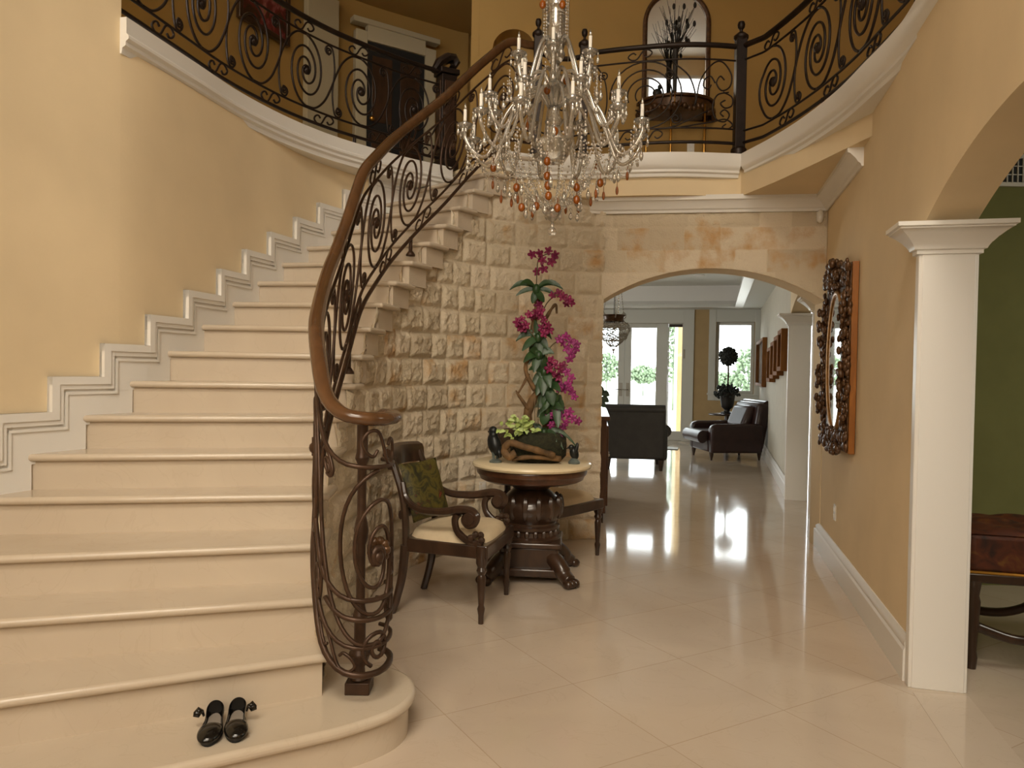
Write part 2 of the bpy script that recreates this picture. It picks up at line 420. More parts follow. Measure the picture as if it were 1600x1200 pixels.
M['canvas'] = picture_mat('brown_landscape_canvas', [(0.04, 0.02, 0.008), (0.10, 0.05, 0.018), (0.16, 0.09, 0.03)], 6); M['canvas'].node_tree.nodes['Principled BSDF'].inputs['Specular IOR Level'].default_value = 0.1; M['canvas'].node_tree.nodes['Principled BSDF'].inputs['Roughness'].default_value = 0.9
# ------------------------------------------------------------------ the house: large structure
RISE = 1.5 / 8.55
def RW(Y): return 1.048 + 0.2525 * Y
RT = Vector((0.2525, 1, 0)).normalized(); RN = Vector((-RT.y, RT.x, 0))
def rw(Y, out=0.0, z=0.0):
    return Vector((RW(Y), Y, z)) + RN * out
A0 = (0.78, 6.68); A1 = (2.66, 6.40)

def strip_wall(mb, a, b, z1, thick, openings=(), z0=0.0, step=0.06):
    """wall on the plan line a-b, thick to the left of travel if positive; openings (s0, s1, zbottom, zspring, rise)"""
    a = Vector(a); b = Vector(b); L = (b - a).length; t = (b - a) / L; n = Vector((-t.y, t.x)) * thick
    cuts = [(0, z0, None)]
    def zarch(s, s0, s1, zs, rise):
        h = (s1 - s0) / 2; u = s - (s0 + s1) / 2
        if rise <= 0: return zs
        R = (h * h + rise * rise) / (2 * rise)
        return zs + rise - R + sqrt(max(0, R * R - u * u))
    cols = []   # (sA, sB, zA, zB)
    cur = 0.0; sills = []
    for (s0, s1, zb, zs, rise) in sorted(openings):
        if s0 > cur: cols.append((cur, s0, z0, z0))
        k = max(1, int((s1 - s0) / step)) if rise > 0 else 1
        for i in range(k):
            p, q = s0 + (s1 - s0) * i / k, s0 + (s1 - s0) * (i + 1) / k
            cols.append((p, q, zarch(p, s0, s1, zs, rise), zarch(q, s0, s1, zs, rise)))
        if zb > z0: sills.append((s0, s1, z0, zb))
        cur = s1
    if cur < L: cols.append((cur, L, z0, z0))
    def slab(p, q, zA, zB, zt, zt2):
        P = a + t * p; Q = a + t * q
        vs = [(P.x, P.y, zA), (Q.x, Q.y, zB), (Q.x, Q.y, zt2), (P.x, P.y, zt),
              (P.x + n.x, P.y + n.y, zA), (Q.x + n.x, Q.y + n.y, zB), (Q.x + n.x, Q.y + n.y, zt2), (P.x + n.x, P.y + n.y, zt)]
        mb.add(vs, [(0, 1, 2, 3), (7, 6, 5, 4), (0, 4, 5, 1), (2, 6, 7, 3), (0, 3, 7, 4), (1, 5, 6, 2)], False)
    for p, q, zA, zB in cols: slab(p, q, zA, zB, z1, z1)
    for s0, s1, a0, b0 in sills: slab(s0, s1, a0, a0, b0, b0)

# floor
fl = MB(); fl.add([(-5.5, -2.6, 0), (9, -2.6, 0), (9, 18.3, 0), (-5.5, 18.3, 0)], [(0, 1, 2, 3)], False)
struct(fl.build('floor', M['floor'], recalc=False))
mb = MB(); mb.prism([(RW(1.15) - 0.01, 1.15), (RW(3.53) - 0.01, 3.53), (RW(3.53) + 0.235, 3.50), (RW(1.15) + 0.235, 1.12)], -0.01, 0.0015); struct(mb.build('floor_threshold', M['thresh']))
# hall ceiling and the closing walls of the two storeys
mb = MB(); mb.box((0.5, 3.6, 9.0), (11.0, 13.0, 0.1)); struct(mb.build('ceiling', M['cream']))

# outer stair wall: plan path, front to back
WP = catmull([(-4.1, -2.2), (-3.4, 0.3), (-2.92, 1.9), (-2.71, 2.6), (-2.55, 3.08), (-2.35, 3.6), (-2.235, 3.86), (-2.125, 4.12), (-2.05, 4.41), (-1.985, 4.74), (-1.92, 5.08), (-1.85, 5.38), (-1.765, 5.67), (-1.67, 5.98), (-1.54, 6.27), (-1.37, 6.55), (-1.15, 6.8), (-0.87, 7.02), (-0.55, 7.16)], 6)
WPATH = Path([(p[0], p[1], 0) for p in [(v[0], v[1]) for v in WP]])
ic = WPATH.find(-2.145, 4.06)
mb = MB(); mb.sweep([(p.x, p.y) for p in WPATH.p[:ic + 1]], [(0, 0), (0, 9.0), (0.25, 9.0), (0.25, 0)], 1)
mb.sweep([(p.x, p.y) for p in WPATH.p[ic:]], [(0, 0), (0, 3.2), (0.25, 3.2), (0.25, 0)], 1)
struct(mb.build('wall_left', M['tan'], angle=30))

# right wall with the two arched openings
mb = MB()
def sR(Y): return (Y + 2.3) * sqrt(1 + 0.2525 ** 2)
strip_wall(mb, (RW(-2.3), -2.3), (RW(8.95), 8.95), 3.36, -0.22, [(sR(1.14), sR(3.60), 0, 2.22, 0.27), (sR(7.03), sR(8.94), 0, 2.2, 0.2)])
struct(mb.build('wall_right', M['tan'], angle=30))
mb = MB(); strip_wall(mb, (3.335, 8.95), (5.35, 16.24), 2.9, -0.2); struct(mb.build('wall_far_right', M['far']))

# back wall of the living room: local frame from its right corner, going left
BC = Vector((5.32, 16.12)); BT = Vector((-1, 0.2525)).normalized()
def bk(s, out=0.0, z=0.0):   # out towards the room
    q = BC + BT * s; nrm = Vector((-BT.y, BT.x))
    if nrm.y > 0: nrm = -nrm
    q = q + nrm * out; return Vector((q.x, q.y, z))
def bhit(px, py):
    p = hit(px, py, BC, BC + BT); return (Vector((p.x, p.y)) - BC).dot(BT), p.z
sw0, _ = bhit(1178, 560); sw1, zwt = bhit(1120, 503); _, zwb = bhit(1150, 615)
sd0, _ = bhit(1066, 600); sd1, _ = bhit(880, 600); _, zdt = bhit(1030, 505)
mb = MB()
strip_wall(mb, bk(0)[:2], bk(7.6)[:2], 3.4, -0.2, [(sw0, sw1, zwb, zwt, 0), (sd0, sd1, 0, zdt, 0)])
struct(mb.build('wall_back', M['fartan']))
# living-room shell hidden sides
mb = MB(); mb.box((-2.2, 12.2, 1.7), (0.1, 11.2, 3.4)); mb.box((-0.75, 7.12, 1.6), (2.9, 0.1, 3.2)); struct(mb.build('wall_living', M['far']))
# room behind the second opening
mb = MB(); mb.box((5.6, 8.0, 1.6), (0.1, 2.4, 3.2)); mb.box((4.45, 6.8, 1.6), (2.3, 0.1, 3.2)); mb.box((4.75, 9.25, 1.6), (1.75, 0.1, 3.2)); mb.box((4.4, 8.0, 3.1), (2.5, 2.5, 0.1)); struct(mb.build('wall_passage', M['far']))

# living-room ceiling with its raised tray
zc = 2.89
tr = at(1150, 479, 15.5); k = 0.272
def tx(Y): return tr.x + k * (Y - tr.y) - 0.02
mb = MB()
TB = 15.55; TF = 7.6
poly_r = [(tx(TF), TF), (6.0, TF), (6.6, 16.6), (tx(TB), TB)]
mb.prism([(RW(6.7) + 1.2, 6.75), (-2.2, 6.75), (-2.2, TF), (RW(TF) + 1.2, TF)], zc, zc + 0.05)
mb.prism([(tx(TF), TF), (RW(TF) + 1.2, TF), (6.0, 16.6), (tx(TB), TB)], zc, zc + 0.05)
mb.prism([(tx(TB), TB), (6.0, 16.6), (-2.2, 17.9), (-2.2, TB + 0.2525 * 6.0)], zc, zc + 0.05)
zt = 3.34
TL = (-2.15, TB + 0.2525 * 6.0)
mb.prism([(tx(TF) + 0.3, TF - 0.05), (-2.2, TF - 0.05), (TL[0], TL[1] + 0.3), (tx(TB) + 0.3, TB + 0.3)], zt, zt + 0.05)
mb.box((0.9, TF - 0.02, 3.12), (6.2, 0.06, 0.5))
struct(mb.build('ceiling_living', M['ceil']))
mb = MB()
prof = [(0, zc - 0.01), (0.0, zc + 0.03), (-0.03, zc + 0.05), (-0.05, zc + 0.10), (-0.10, zc + 0.13), (-0.10, zt), (-0.16, zt), (-0.16, zc - 0.01)]
mb.sweep([(tx(TF), TF), (tx(TB), TB), TL], prof, 1)
struct(mb.build('trim_1', M['white']))
mb = MB()
for px, py in ((1092, 430), (1092, 447)):
    p = at(px, py, 12.0); d = (zt - 1.5) / (p.z - 1.5); q = EYE + (p - EYE) * d
    o = thing('recessed_light', 'round recessed downlight in tray ceiling, nearer of the two' if py == 430 else 'round recessed downlight in tray ceiling, the one closer to the doors', 'ceiling light', (q.x, q.y, zt), group='tray ceiling downlights')
    MB().lathe([(0.075, 0.0), (0.10, 0.0), (0.10, -0.012), (0.075, -0.008)], n=18).build('trim_ring', M['white'], o)
    MB().lathe([(0.0, 0.0), (0.075, -0.003), (0.075, -0.004), (0.0, -0.004)], n=18).build('lens', M['plastic'], o)

# dining room (olive green) through the near arch
mb = MB(); strip_wall(mb, (RW(5.4) + 0.21, 5.4), (7.0, 5.4), 3.16, 0.1); strip_wall(mb, (7.0, 5.4), (7.0, -2.4), 3.16, 0.1)
struct(mb.build('wall_dining', M['green']))
mb = MB(); mb.prism([(RW(-2.3) + 0.21, -2.3), (7.1, -2.3), (7.1, 5.5), (RW(5.5) + 0.21, 5.5)], 3.13, 3.165); struct(mb.build('ceiling_dining', M['ceil']))

# front wall of the hall behind the camera and the upper enclosure
mb = MB(); strip_wall(mb, (-5.0, -2.35), (7.2, -2.35), 9.0, 0.1, [(8.1, 9.4, 7.15, 8.43, 0)]); struct(mb.build('wall_front', M['tan']))
wf = bpy.data.objects.new('assumed_window', None); COL.objects.link(wf); wf.location = (3.75, -2.3, 7.8); struct(wf, 'assumed high white framed window with glowing pane in the front wall of the hall', 'window')  # assumed window behind the camera, placed to give the gallery mirror its bright strip
MB().box((3.75, -2.28, 7.79), (1.3, 0.02, 1.28)).build('pane', M['glow_pane'], wf, world=True)
MB().box((3.07, -2.27, 7.79), (0.08, 0.06, 1.44)).box((4.43, -2.27, 7.79), (0.08, 0.06, 1.44)).box((3.75, -2.27, 8.47), (1.28, 0.06, 0.08)).box((3.75, -2.27, 7.11), (1.28, 0.06, 0.08)).build('frame', M['white'], wf, world=True, bevel=0.005)
mb = MB(); mb.box((4.6, 3.4, 6.15), (0.1, 11.6, 5.7)); struct(mb.build('wall_upper_right', M['ochre_dim']))

# ------------------------------------------------------------------ upper gallery
EDGE_L = catmull([(-2.105, 4.06), (-1.985, 4.65), (-1.88, 5.16), (-1.70, 5.66), (-1.47, 6.07), (-1.2, 6.40), (-0.92, 6.69), (-0.58, 6.96)], 6)
EDGE_C = catmull([(-0.07, 6.40), (0.2, 6.50), (0.6, 6.47), (0.95, 6.40), (1.4, 6.345), (1.905, 6.37)], 6)
EDGE_R = catmull([(1.905, 6.37), (2.01, 5.9), (2.07, 5.45), (2.09, 4.95), (2.06, 4.48), (2.03, 4.1), (1.965, 3.75), (1.66, 2.55), (1.2, 0.8), (0.5, -2.3)], 6)
def inset(path, d):
    out = []
    for i, p in enumerate(path):
        a = path[max(0, i - 1)]; b = path[min(len(path) - 1, i + 1)]
        t = Vector((b[0] - a[0], b[1] - a[1])).normalized(); n = Vector((-t.y, t.x))
        out.append((p[0] + n.x * d, p[1] + n.y * d))
    return out
FASC = [(1.93, 6.44), (2.05, 5.95), (2.145, 5.45), (2.215, 5.0), (2.26, 4.72), (2.36, 4.5), (2.36, 3.4), (2.3, 3.0)]
sl = inset(EDGE_C[2:-2], 0.09) + FASC[:5] + [(2.40, 4.72), (2.85, 6.55), (2.85, 8.2), (-0.12, 8.2), (-0.12, 6.46)]
sl2 = inset(EDGE_L, 0.10) + [(-0.62, 7.12), (-0.12, 6.46)] + inset(EDGE_C[2:-2], 0.09) + FASC + inset([p for p in EDGE_R if p[1] < 2.9], 0.09) + [(4.6, -2.3), (4.6, 10.4), (-4.6, 10.4), (-4.6, 3.75)]
mb = MB(); mb.prism([(p[0], p[1]) for p in sl], 3.02, 3.17); mb.prism([(p[0], p[1]) for p in sl2], 3.169, 3.355); struct(mb.build('floor_gallery', M['tan']))
corn = [(-0.09, 3.165), (-0.055, 3.17), (-0.05, 3.195), (-0.03, 3.205), (-0.03, 3.225), (-0.012, 3.24), (0, 3.26), (0, 3.362), (-0.26, 3.362), (-0.26, 3.165)]
corn_l = [(-0.09, 3.165), (-0.03, 3.17), (-0.025, 3.20), (-0.004, 3.212), (-0.004, 3.232), (0.014, 3.246), (0.014, 3.262), (0, 3.276), (0, 3.362), (-0.26, 3.362), (-0.26, 3.165)]
mb = MB(); mb.sweep([(p[0], p[1]) for p in EDGE_L], corn_l, -1); struct(mb.build('trim_2', M['white'], angle=35))
mb = MB(); mb.sweep([(p[0], p[1]) for p in EDGE_C], corn, -1); mb.sweep([(p[0], p[1]) for p in EDGE_R], corn, -1); struct(mb.build('trim_3', M['white'], angle=35))
# crown under the balcony
crown = [(0, 2.895), (0.014, 2.895), (0.02, 2.915), (0.035, 2.925), (0.05, 2.95), (0.085, 2.985), (0.10, 2.99), (0.10, 3.03), (0, 3.03)]
mb = MB(); mb.sweep([(0.66, 6.655), (0.78, 6.67), (2.655, 6.39), (RW(5.6), 5.6), (RW(5.0), 5.0)], crown, -1); struct(mb.build('trim_4', M['white'], angle=25))

# gallery walls
GW = catmull([(-3.6, 3.3), (-3.35, 5.0), (-3.05, 6.3), (-2.70, 7.26), (-2.41, 7.96), (-1.89, 8.68), (-0.88, 9.36), (-0.62, 9.5)], 6)
mb = MB(); mb.sweep([(p[0], p[1]) for p in GW], [(0, 3.35), (0, 9.0), (0.2, 9.0), (0.2, 3.35)], 1); struct(mb.build('wall_gallery_left', M['ochre_dim'], angle=30))
mb = MB()
NX0 = hit(768, 120, (-0.4, 7.78), (4, 7.78)).x; NX1 = hit(836, 120, (-0.4, 7.78), (4, 7.78)).x; NZ = hit(800, 45, (-0.4, 7.78), (4, 7.78)).z
strip_wall(mb, (-0.40, 7.78), (4.7, 7.78), 9.0, 0.22, [(NX0 + 0.4, NX1 + 0.4, 3.36, NZ - (NX1 - NX0) / 2, (NX1 - NX0) / 2 - 0.002)], z0=3.35, step=0.02)
mb.box((0.2, 8.06, 4.6), (1.0, 0.1, 2.6))
mb.box((-0.44, 8.75, 6.15), (0.08, 1.95, 5.7)); mb.box((-0.62, 9.66, 6.15), (0.6, 0.2, 5.7)); struct(mb.build('wall_gallery_back', M['ochre_dim'], angle=30))
mb = MB(); mb.prism([(-4.2, 3.75), (-2.6, 3.75), (-2.3, 5.6), (-1.6, 6.9), (-0.45, 7.72), (-0.40, 9.7), (-4.2, 9.7)], 5.72, 5.80); struct(mb.build('ceiling_gallery', M['ochre_dim']))

# ------------------------------------------------------------------ split-face stone walls
def stone_wall(name, path, zlo, zhi, bulge, rough, ds, seed, wid=(0.26, 0.40), course=0.2, z0=0.175):
    rnd = random.Random(seed)
    L = path.len; ns = int(L / ds); nz = int(3.1 / ds)
    rows = {}
    vs = []; colr = []
    zs = [k * 3.1 / nz for k in range(nz + 1)]
    def block(s, z):
        i = math.floor((z - z0) / course)
        if i not in rows:
            b = [-rnd.uniform(0, 0.3)]
            while b[-1] < L + 0.4: b.append(b[-1] + rnd.uniform(*wid))
            rows[i] = (b, [(rnd.random(), rnd.random() ** 2, rnd.uniform(-1, 1), rnd.uniform(-1, 1)) for _ in b])
        b, c = rows[i]
        j = 0
        while j < len(b) - 2 and b[j + 1] <= s: j += 1
        ez = min((z - z0) - i * course, (i + 1) * course - (z - z0)); es = min(s - b[j], b[j + 1] - s)
        return i, j, es, ez, c[j]
    for a in range(ns + 1):
        s = L * a / ns; p = path(s); q0 = path(s - 0.03); q1 = path(s + 0.03)
        t = Vector((q1.x - q0.x, q1.y - q0.y)).normalized(); n = Vector((t.y, -t.x))
        zb = zlo(s); ztp = zhi(s)
        for z in zs:
            zz = min(max(z, zb), ztp)
            i, j, es, ez, c = block(s, zz)
            e = min(es, ez)
            m = min(1.0, max(0.0, (e - 0.005) / 0.036)); m = m * m * (3 - 2 * m)
            P = Vector((s * 9 + j * 7.3, zz * 9, i * 3.1 + seed))
            f = 0.75 * noise.fractal(P * 1.5, 0.7, 2.1, 4) + 0.6 * (abs(noise.noise(P * 2.4)) - 0.25) + 0.4 * abs(noise.noise(P * 0.45))
            fine = abs(noise.noise(P * 5.5)) * 2.2 - 0.6
            d = m * (bulge * (0.62 + 0.3 * c[2]) + rough * f + rough * 0.55 * fine) + (0.0 if e > 0.004 else -0.006)
            d = max(-0.008, d)
            vs.append((p.x + n.x * d, p.y + n.y * d, zz)); colr.append((c[0], c[1], 0, 1))
    fs = []
    for a in range(ns):
        for k in range(nz):
            i0 = a * (nz + 1) + k; q = (i0, i0 + nz + 1, i0 + nz + 2, i0 + 1)
            if abs(vs[i0][2] - vs[i0 + 1][2]) < 1e-6 and abs(vs[q[1]][2] - vs[q[2]][2]) < 1e-6: continue
            fs.append(q)
    mb = MB(); mb.add(vs, fs, True)
    o = mb.build(name, M['stone'], angle=0, recalc=False)
    ca = o.data.color_attributes.new('block', 'FLOAT_COLOR', 'POINT')
    ca.data.foreach_set('color', [x for c in colr for x in c])
    return struct(o)

STP = catmull([(-0.775, 3.05), (-0.835, 3.2), (-0.90, 3.45), (-0.955, 3.75), (-0.98, 4.1), (-0.97, 4.4), (-0.945, 4.68), (-0.92, 4.97), (-0.88, 5.22), (-0.81, 5.48), (-0.70, 5.72), (-0.59, 5.92), (-0.47, 6.10), (-0.34, 6.26), (-0.18, 6.41), (0.02, 6.52), (0.25, 6.59), (0.5, 6.64), (0.80, 6.68)], 8)
SPATH = Path([(p[0], p[1], 0) for p in STP])
# inner nosing corners of the steps (2..19) and their outer ends at the wall
R_ = {2: (-.70, 2.98), 3: (-.755, 3.14), 4: (-.825, 3.37), 5: (-.885, 3.66), 6: (-.915, 3.91), 7: (-.925, 4.16), 8: (-.92, 4.39), 9: (-.91, 4.54), 10: (-.885, 4.68), 11: (-.86, 4.93), 12: (-.81, 5.19), 13: (-.735, 5.43), 14: (-.64, 5.64), 15: (-.535, 5.84), 16: (-.44, 6.0), 17: (-.34, 6.15), 18: (-.22, 6.28), 19: (-.08, 6.39)}
L_ = {2: (-2.85, 2.01), 3: (-2.72, 2.56), 4: (-2.605, 2.92), 5: (-2.44, 3.38), 6: (-2.35, 3.6), 7: (-2.235, 3.86), 8: (-2.125, 4.12), 9: (-2.05, 4.41), 10: (-1.985, 4.74), 11: (-1.92, 5.08), 12: (-1.85, 5.37), 13: (-1.765, 5.66), 14: (-1.67, 5.98), 15: (-1.55, 6.26), 16: (-1.39, 6.53), 17: (-1.18, 6.77), 18: (-.93, 6.97), 19: (-.62, 7.12)}
s_in = {i: SPATH.s[SPATH.find(*R_[i])] for i in R_}
def ztop(s):
    z = 0.30
    for i in range(2, 20):
        if s >= s_in[i] - 0.02: z = i * RISE - 0.03
    return z if s < s_in[19] else 3.03
stone_wall('wall_stone', SPATH, lambda s: 0.0, ztop, 0.034, 0.015, 0.0115, 3, wid=(0.19, 0.30))
AP = Path([(A0[0], A0[1], 0), (A1[0], A1[1], 0)])
AL = AP.len; _h = AL / 2; _Rr = (_h * _h + 0.285 ** 2) / (2 * 0.285)
def zarch(s): return 2.13 + 0.285 - _Rr + sqrt(max(0, _Rr * _Rr - (s - _h) ** 2))
stone_wall('wall_arch', AP, zarch, lambda s: 3.03, 0.006, 0.009, 0.014, 11, wid=(0.26, 0.36))
mb = MB()
_t = (Vector(A1) - Vector(A0)).normalized(); _n = Vector((-_t.y, _t.x))
strip_wall(mb, Vector(A0) + _n * 0.012, Vector(A1) + _n * 0.012 + _t * 0.05, 3.03, 0.34, [(0.0, AL, 0, 2.13, 0.285)], step=0.04)
strip_wall(mb, Vector(A0) + _n * 0.02 - _t * 0.25, Vector(A0) + _n * 0.02, 3.03, 0.33)
struct(mb.build('wall_arch_jamb', M['tan'], angle=30))

# ------------------------------------------------------------------ staircase
st = thing('staircase', 'curved cream marble staircase rising from the hall floor along the tan wall', 'staircase', (-1.4, 3.0, 0))
def ext(a, b, d):   # push a away from b by d
    v = (Vector(a) - Vector(b)).normalized(); return tuple(Vector(a) + v * d)
P1 = [(-2.95, 1.5), (-1.9, 2.05), (-1.1, 2.44), (-.713, 2.655), (-.591, 2.73), (-.468, 2.835), (-.398, 2.94), (-.378, 3.07), (-.415, 3.2), (-.5, 3.29), (-.62, 3.335), (-.76, 3.34)]
P1 = [tuple(v[:2]) for v in catmull([(p[0], p[1], 0) for p in P1[2:]], 4)]
P1 = [(-2.95, 1.5), (-1.9, 2.05)] + P1
back = [(-1.72, 2.9), (-2.95, 2.3)]
MB().prism(P1 + back, RISE - 0.045, RISE).build('tread', M['step'], st, world=True, bevel=0.018, segs=4)
ins = [(p[0] - n_[0], p[1] - n_[1]) for p, n_ in zip(P1, [((Vector(b) - Vector(a)).normalized().y * 0.028, -(Vector(b) - Vector(a)).normalized().x * 0.028) for a, b in zip([P1[0]] + P1[:-1], P1[1:] + [P1[-1]])])]
MB().prism(ins + back, 0.0, RISE - 0.045).build('riser', M['step'], st, world=True)
for i in range(2, 20):
    z = i * RISE; Li = ext(L_[i], R_[i], 0.08); Ri = R_[i]
    v = (Vector(R_[i]) - Vector(L_[i])).normalized(); nb = Vector((-v.y, v.x))       # towards the back
    if i < 19:
        Rn = Vector(R_[i + 1]); Ln = Vector(ext(L_[i + 1], R_[i + 1], 0.08))
        v2 = (Rn - Vector(L_[i + 1])).normalized(); nb2 = Vector((-v2.y, v2.x))
        poly = [Li, Ri, tuple(Rn + nb2 * 0.05 + v2 * 0.015), tuple(Ln + nb2 * 0.05)]
    else:
        poly = [Li, Ri, tuple(Vector(Ri) + nb * 0.3 + v * 0.1), tuple(Vector(Li) + nb * 0.3)]
    MB().prism(poly, z - 0.036, z).build('tread', M['step'], st, world=True, bevel=0.0165, segs=4)
    a = Vector(Li) + nb * 0.03; b = Vector(Ri) + nb * 0.03 - v * 0.035
    if i < 19:
        c = Rn + nb2 * 0.03 - v2 * 0.035; d = Ln + nb2 * 0.03
    else: c = b + nb * 0.2; d = a + nb * 0.2
    MB().prism([tuple(a), tuple(b), tuple(c), tuple(d)], z - RISE - 0.001, z - 0.036).build('riser', M['step'], st, world=True)

# white stepped skirting on the outer wall
mb = MB()
s_out = {i: WPATH.s[WPATH.find(*L_[i])] for i in L_}
for i in s_out:   # finer position
    best = min((abs((WPATH(s_out[i] + d * 0.01).x - L_[i][0])) + abs(WPATH(s_out[i] + d * 0.01).y - L_[i][1]), d) for d in range(-20, 21))
    s_out[i] += best[1] * 0.01
def wstrip(s0, s1, z0, z1, th):
    k = max(1, int((s1 - s0) / 0.12)); pts = []
    for j in range(k + 1):
        s = s0 + (s1 - s0) * j / k; p = WPATH(s); q = WPATH(s + 0.02); q_ = WPATH(s - 0.02)
        t = Vector((q.x - q_.x, q.y - q_.y)).normalized(); n = Vector((t.y, -t.x)); pts.append((p, n))
    vs = []
    for p, n in pts:
        for o, z in ((-0.01, z0), (th, z0), (th, z1), (-0.01, z1)): vs.append((p.x + n.x * o, p.y + n.y * o, z))
    fs = [(j * 4 + a, j * 4 + (a + 1) % 4, j * 4 + 4 + (a + 1) % 4, j * 4 + 4 + a) for j in range(k) for a in range(4)]
    fs += [(0, 1, 2, 3), (k * 4, k * 4 + 1, k * 4 + 2, k * 4 + 3)]
    mb.add(vs, fs, False)
D = 0.165; HB = 0.20
for i in range(2, 19):
    a = s_out[i]; b = s_out[i + 1]; z = i * RISE
    wstrip(a - D, b - D, z - 0.05, z + HB, 0.018)
    wstrip(a - D, a + 0.03, z - RISE, z + 0.02, 0.018)
    for d, w, th in ((0, 0.040, 0.040), (0.040, 0.024, 0.032), (0.078, 0.014, 0.026)):
        wstrip(a - D + d, b - D + d + w, z + HB - d - w, z + HB - d, th)
        wstrip(a - D + d, a - D + d + w, z - RISE + HB - d - w, z + HB - d, th)
struct(mb.build('trim_5', M['white']))

# ------------------------------------------------------------------ right-wall trim: baseboard, pilasters
base = [(0, 0), (0.024, 0), (0.024, 0.15), (0.016, 0.165), (0.019, 0.185), (0.012, 0.21), (0.006, 0.225), (0, 0.225)]
mb = MB(); mb.sweep([(RW(3.66), 3.66), (RW(6.96), 6.96)], base, 1); struct(mb.build('baseboard_right', M['white'], angle=25))
mb = MB(); mb.sweep([(3.335, 8.98), (5.3, 16.1)], base, 1); struct(mb.build('baseboard_far', M['white'], angle=25))
def pilaster(Y, ysign, label, near):
    """lining of an arch jamb with a stepped capital; its face looks along ysign"""
    o = thing('pilaster', label, 'pilaster', rw(Y, -0.11, 0))
    def lb(mb, y0, y1, o0, o1, z0, z1):
        vs = [rw(yy, oo, zz) for yy in (y0, y1) for oo in (o0, o1) for zz in (z0, z1)]
        mb.add(vs, [(0, 1, 3, 2), (4, 6, 7, 5), (0, 4, 5, 1), (2, 3, 7, 6), (0, 2, 6, 4), (1, 5, 7, 3)], False)
    e = ysign
    mb = MB(); lb(mb, Y - 0.0 * e, Y - 0.055 * e, 0.018, -0.238, 0, 2.1)
    lb(mb, Y - 0.055 * e, Y - 0.075 * e, 0.010, -0.23, 0, 2.1)
    lb(mb, Y + 0.006 * e, Y, 0.004, -0.224, 0, 2.1)
    mb.build('shaft', M['white'], o, world=True, bevel=0.004)
    mb = MB(); vs = []; lv = ((0.0, 2.082), (0.014, 2.085), (0.014, 2.102), (0.026, 2.106), (0.030, 2.116), (0.040, 2.132), (0.043, 2.134), (0.060, 2.154), (0.063, 2.156), (0.083, 2.174), (0.086, 2.176), (0.104, 2.190), (0.110, 2.192), (0.110, 2.198), (0.122, 2.202), (0.122, 2.222))
    for g, z in lv:
        y0, y1 = Y + g * e, Y - (0.055 + g * 0.55) * e
        vs += [rw(y0, 0.018 + g, z), rw(y0, -0.238 - g, z), rw(y1, -0.238 - g, z), rw(y1, 0.018 + g, z)]
    n_ = len(lv)
    mb.add(vs, [(i * 4 + j, i * 4 + (j + 1) % 4, i * 4 + 4 + (j + 1) % 4, i * 4 + 4 + j) for i in range(n_ - 1) for j in range(4)] + [(3, 2, 1, 0), (n_ * 4 - 4, n_ * 4 - 3, n_ * 4 - 2, n_ * 4 - 1)], False)
    mb.build('capital', M['white'], o, world=True)
    return o
pilaster(3.587, -1, 'white pilaster with stepped capital at the near arch, beside the green room', True)
pilaster(7.035, 1, 'white pilaster seen edge-on at the end of the tan wall past the mirror', False)
pilaster(8.935, -1, 'white flat pilaster facing the hall beyond the stone arch, beside the framed pictures', False)
# ------------------------------------------------------------------ wrought-iron railings
def spiral(cx, cy, r0, r1, a0, turns, n=None, ex=1.0, ey=1.0, pw=1.0):
    n = n or max(8, int(abs(turns) * 18)); out = []
    for i in range(n + 1):
        q = i / n; r = r0 + (r1 - r0) * q ** pw; a = a0 + tau * turns * q
        out.append((cx + r * ex * cos(a), cy + r * ey * sin(a)))
    return out
def smooth2(P, n=6):
    return [(v[0], v[1]) for v in catmull([(p[0], p[1], 0) for p in P], n)]
def scroll_motif(w, h, mir=False):
    """strokes (s, t) of one wave-scroll bay: s about 0, t from 0 to h; returns [(points, radius)]"""
    S = []
    a = w * 0.335; b = h * 0.485; cy = h * 0.5
    # double spiral, fed at top and bottom by the wave that runs from bay to bay
    for k in (0, 1):
        p = [(a * r * cos(t), cy + b * r * sin(t)) for r, t in ((1 - 0.90 * q ** 0.9, pi / 2 + pi * k - tau * 1.4 * q) for q in [i / 50 for i in range(51)])]
        S.append((p, 0.0078))
    S.append((spiral(0, cy, 0.03, 0.15, 0, 1.5, 16, a, b * 0.8), 0.014))
    e = w * 0.5
    S.append((smooth2([(0, cy - b), (w * .17, h * .035), (w * .33, h * .17), (w * .44, h * .36), (w * .5, h * .5), (w * .56, h * .64), (w * .67, h * .83), (w * .83, h * .965), (w, cy + b)]), 0.0078))
    # a second strand with curled ends
    S.append((smooth2([(e - 0.045, h - 0.085), (e - 0.075, h - 0.075), (e - 0.085, h - 0.045), (e - 0.055, h - 0.012), (e - 0.01, h - 0.04), (e + 0.01, h * 0.66), (e - 0.01, h * 0.34), (e + 0.01, 0.04), (e + 0.055, 0.012), (e + 0.085, 0.045), (e + 0.075, 0.075), (e + 0.045, 0.085), (e + 0.035, 0.06), (e + 0.052, 0.05)]), 0.0068))
    S.append((spiral(e - 0.05, h - 0.06, 0.006, 0.03, 1.0, 1.4), 0.0062))
    S.append((spiral(e + 0.05, 0.06, 0.006, 0.03, 4.0, 1.4), 0.0062))
    if mir: S = [([(-x, y) for x, y in p], r) for p, r in S]
    return S
def little_s(c, w, h):
    """the small S-scroll between two bars"""
    q = w / 2
    return [(smooth2([(c - q * .35, h * .55), (c - q * .55, h * .72), (c - q * .85, h * .6), (c - q, h * .32), (c - q * .7, h * .06), (c - q * .25, h * .14), (c + q * .25, h * .86), (c + q * .7, h * .94), (c + q, h * .68), (c + q * .85, h * .4), (c + q * .55, h * .28), (c + q * .35, h * .45)], 5), 0.0065)]

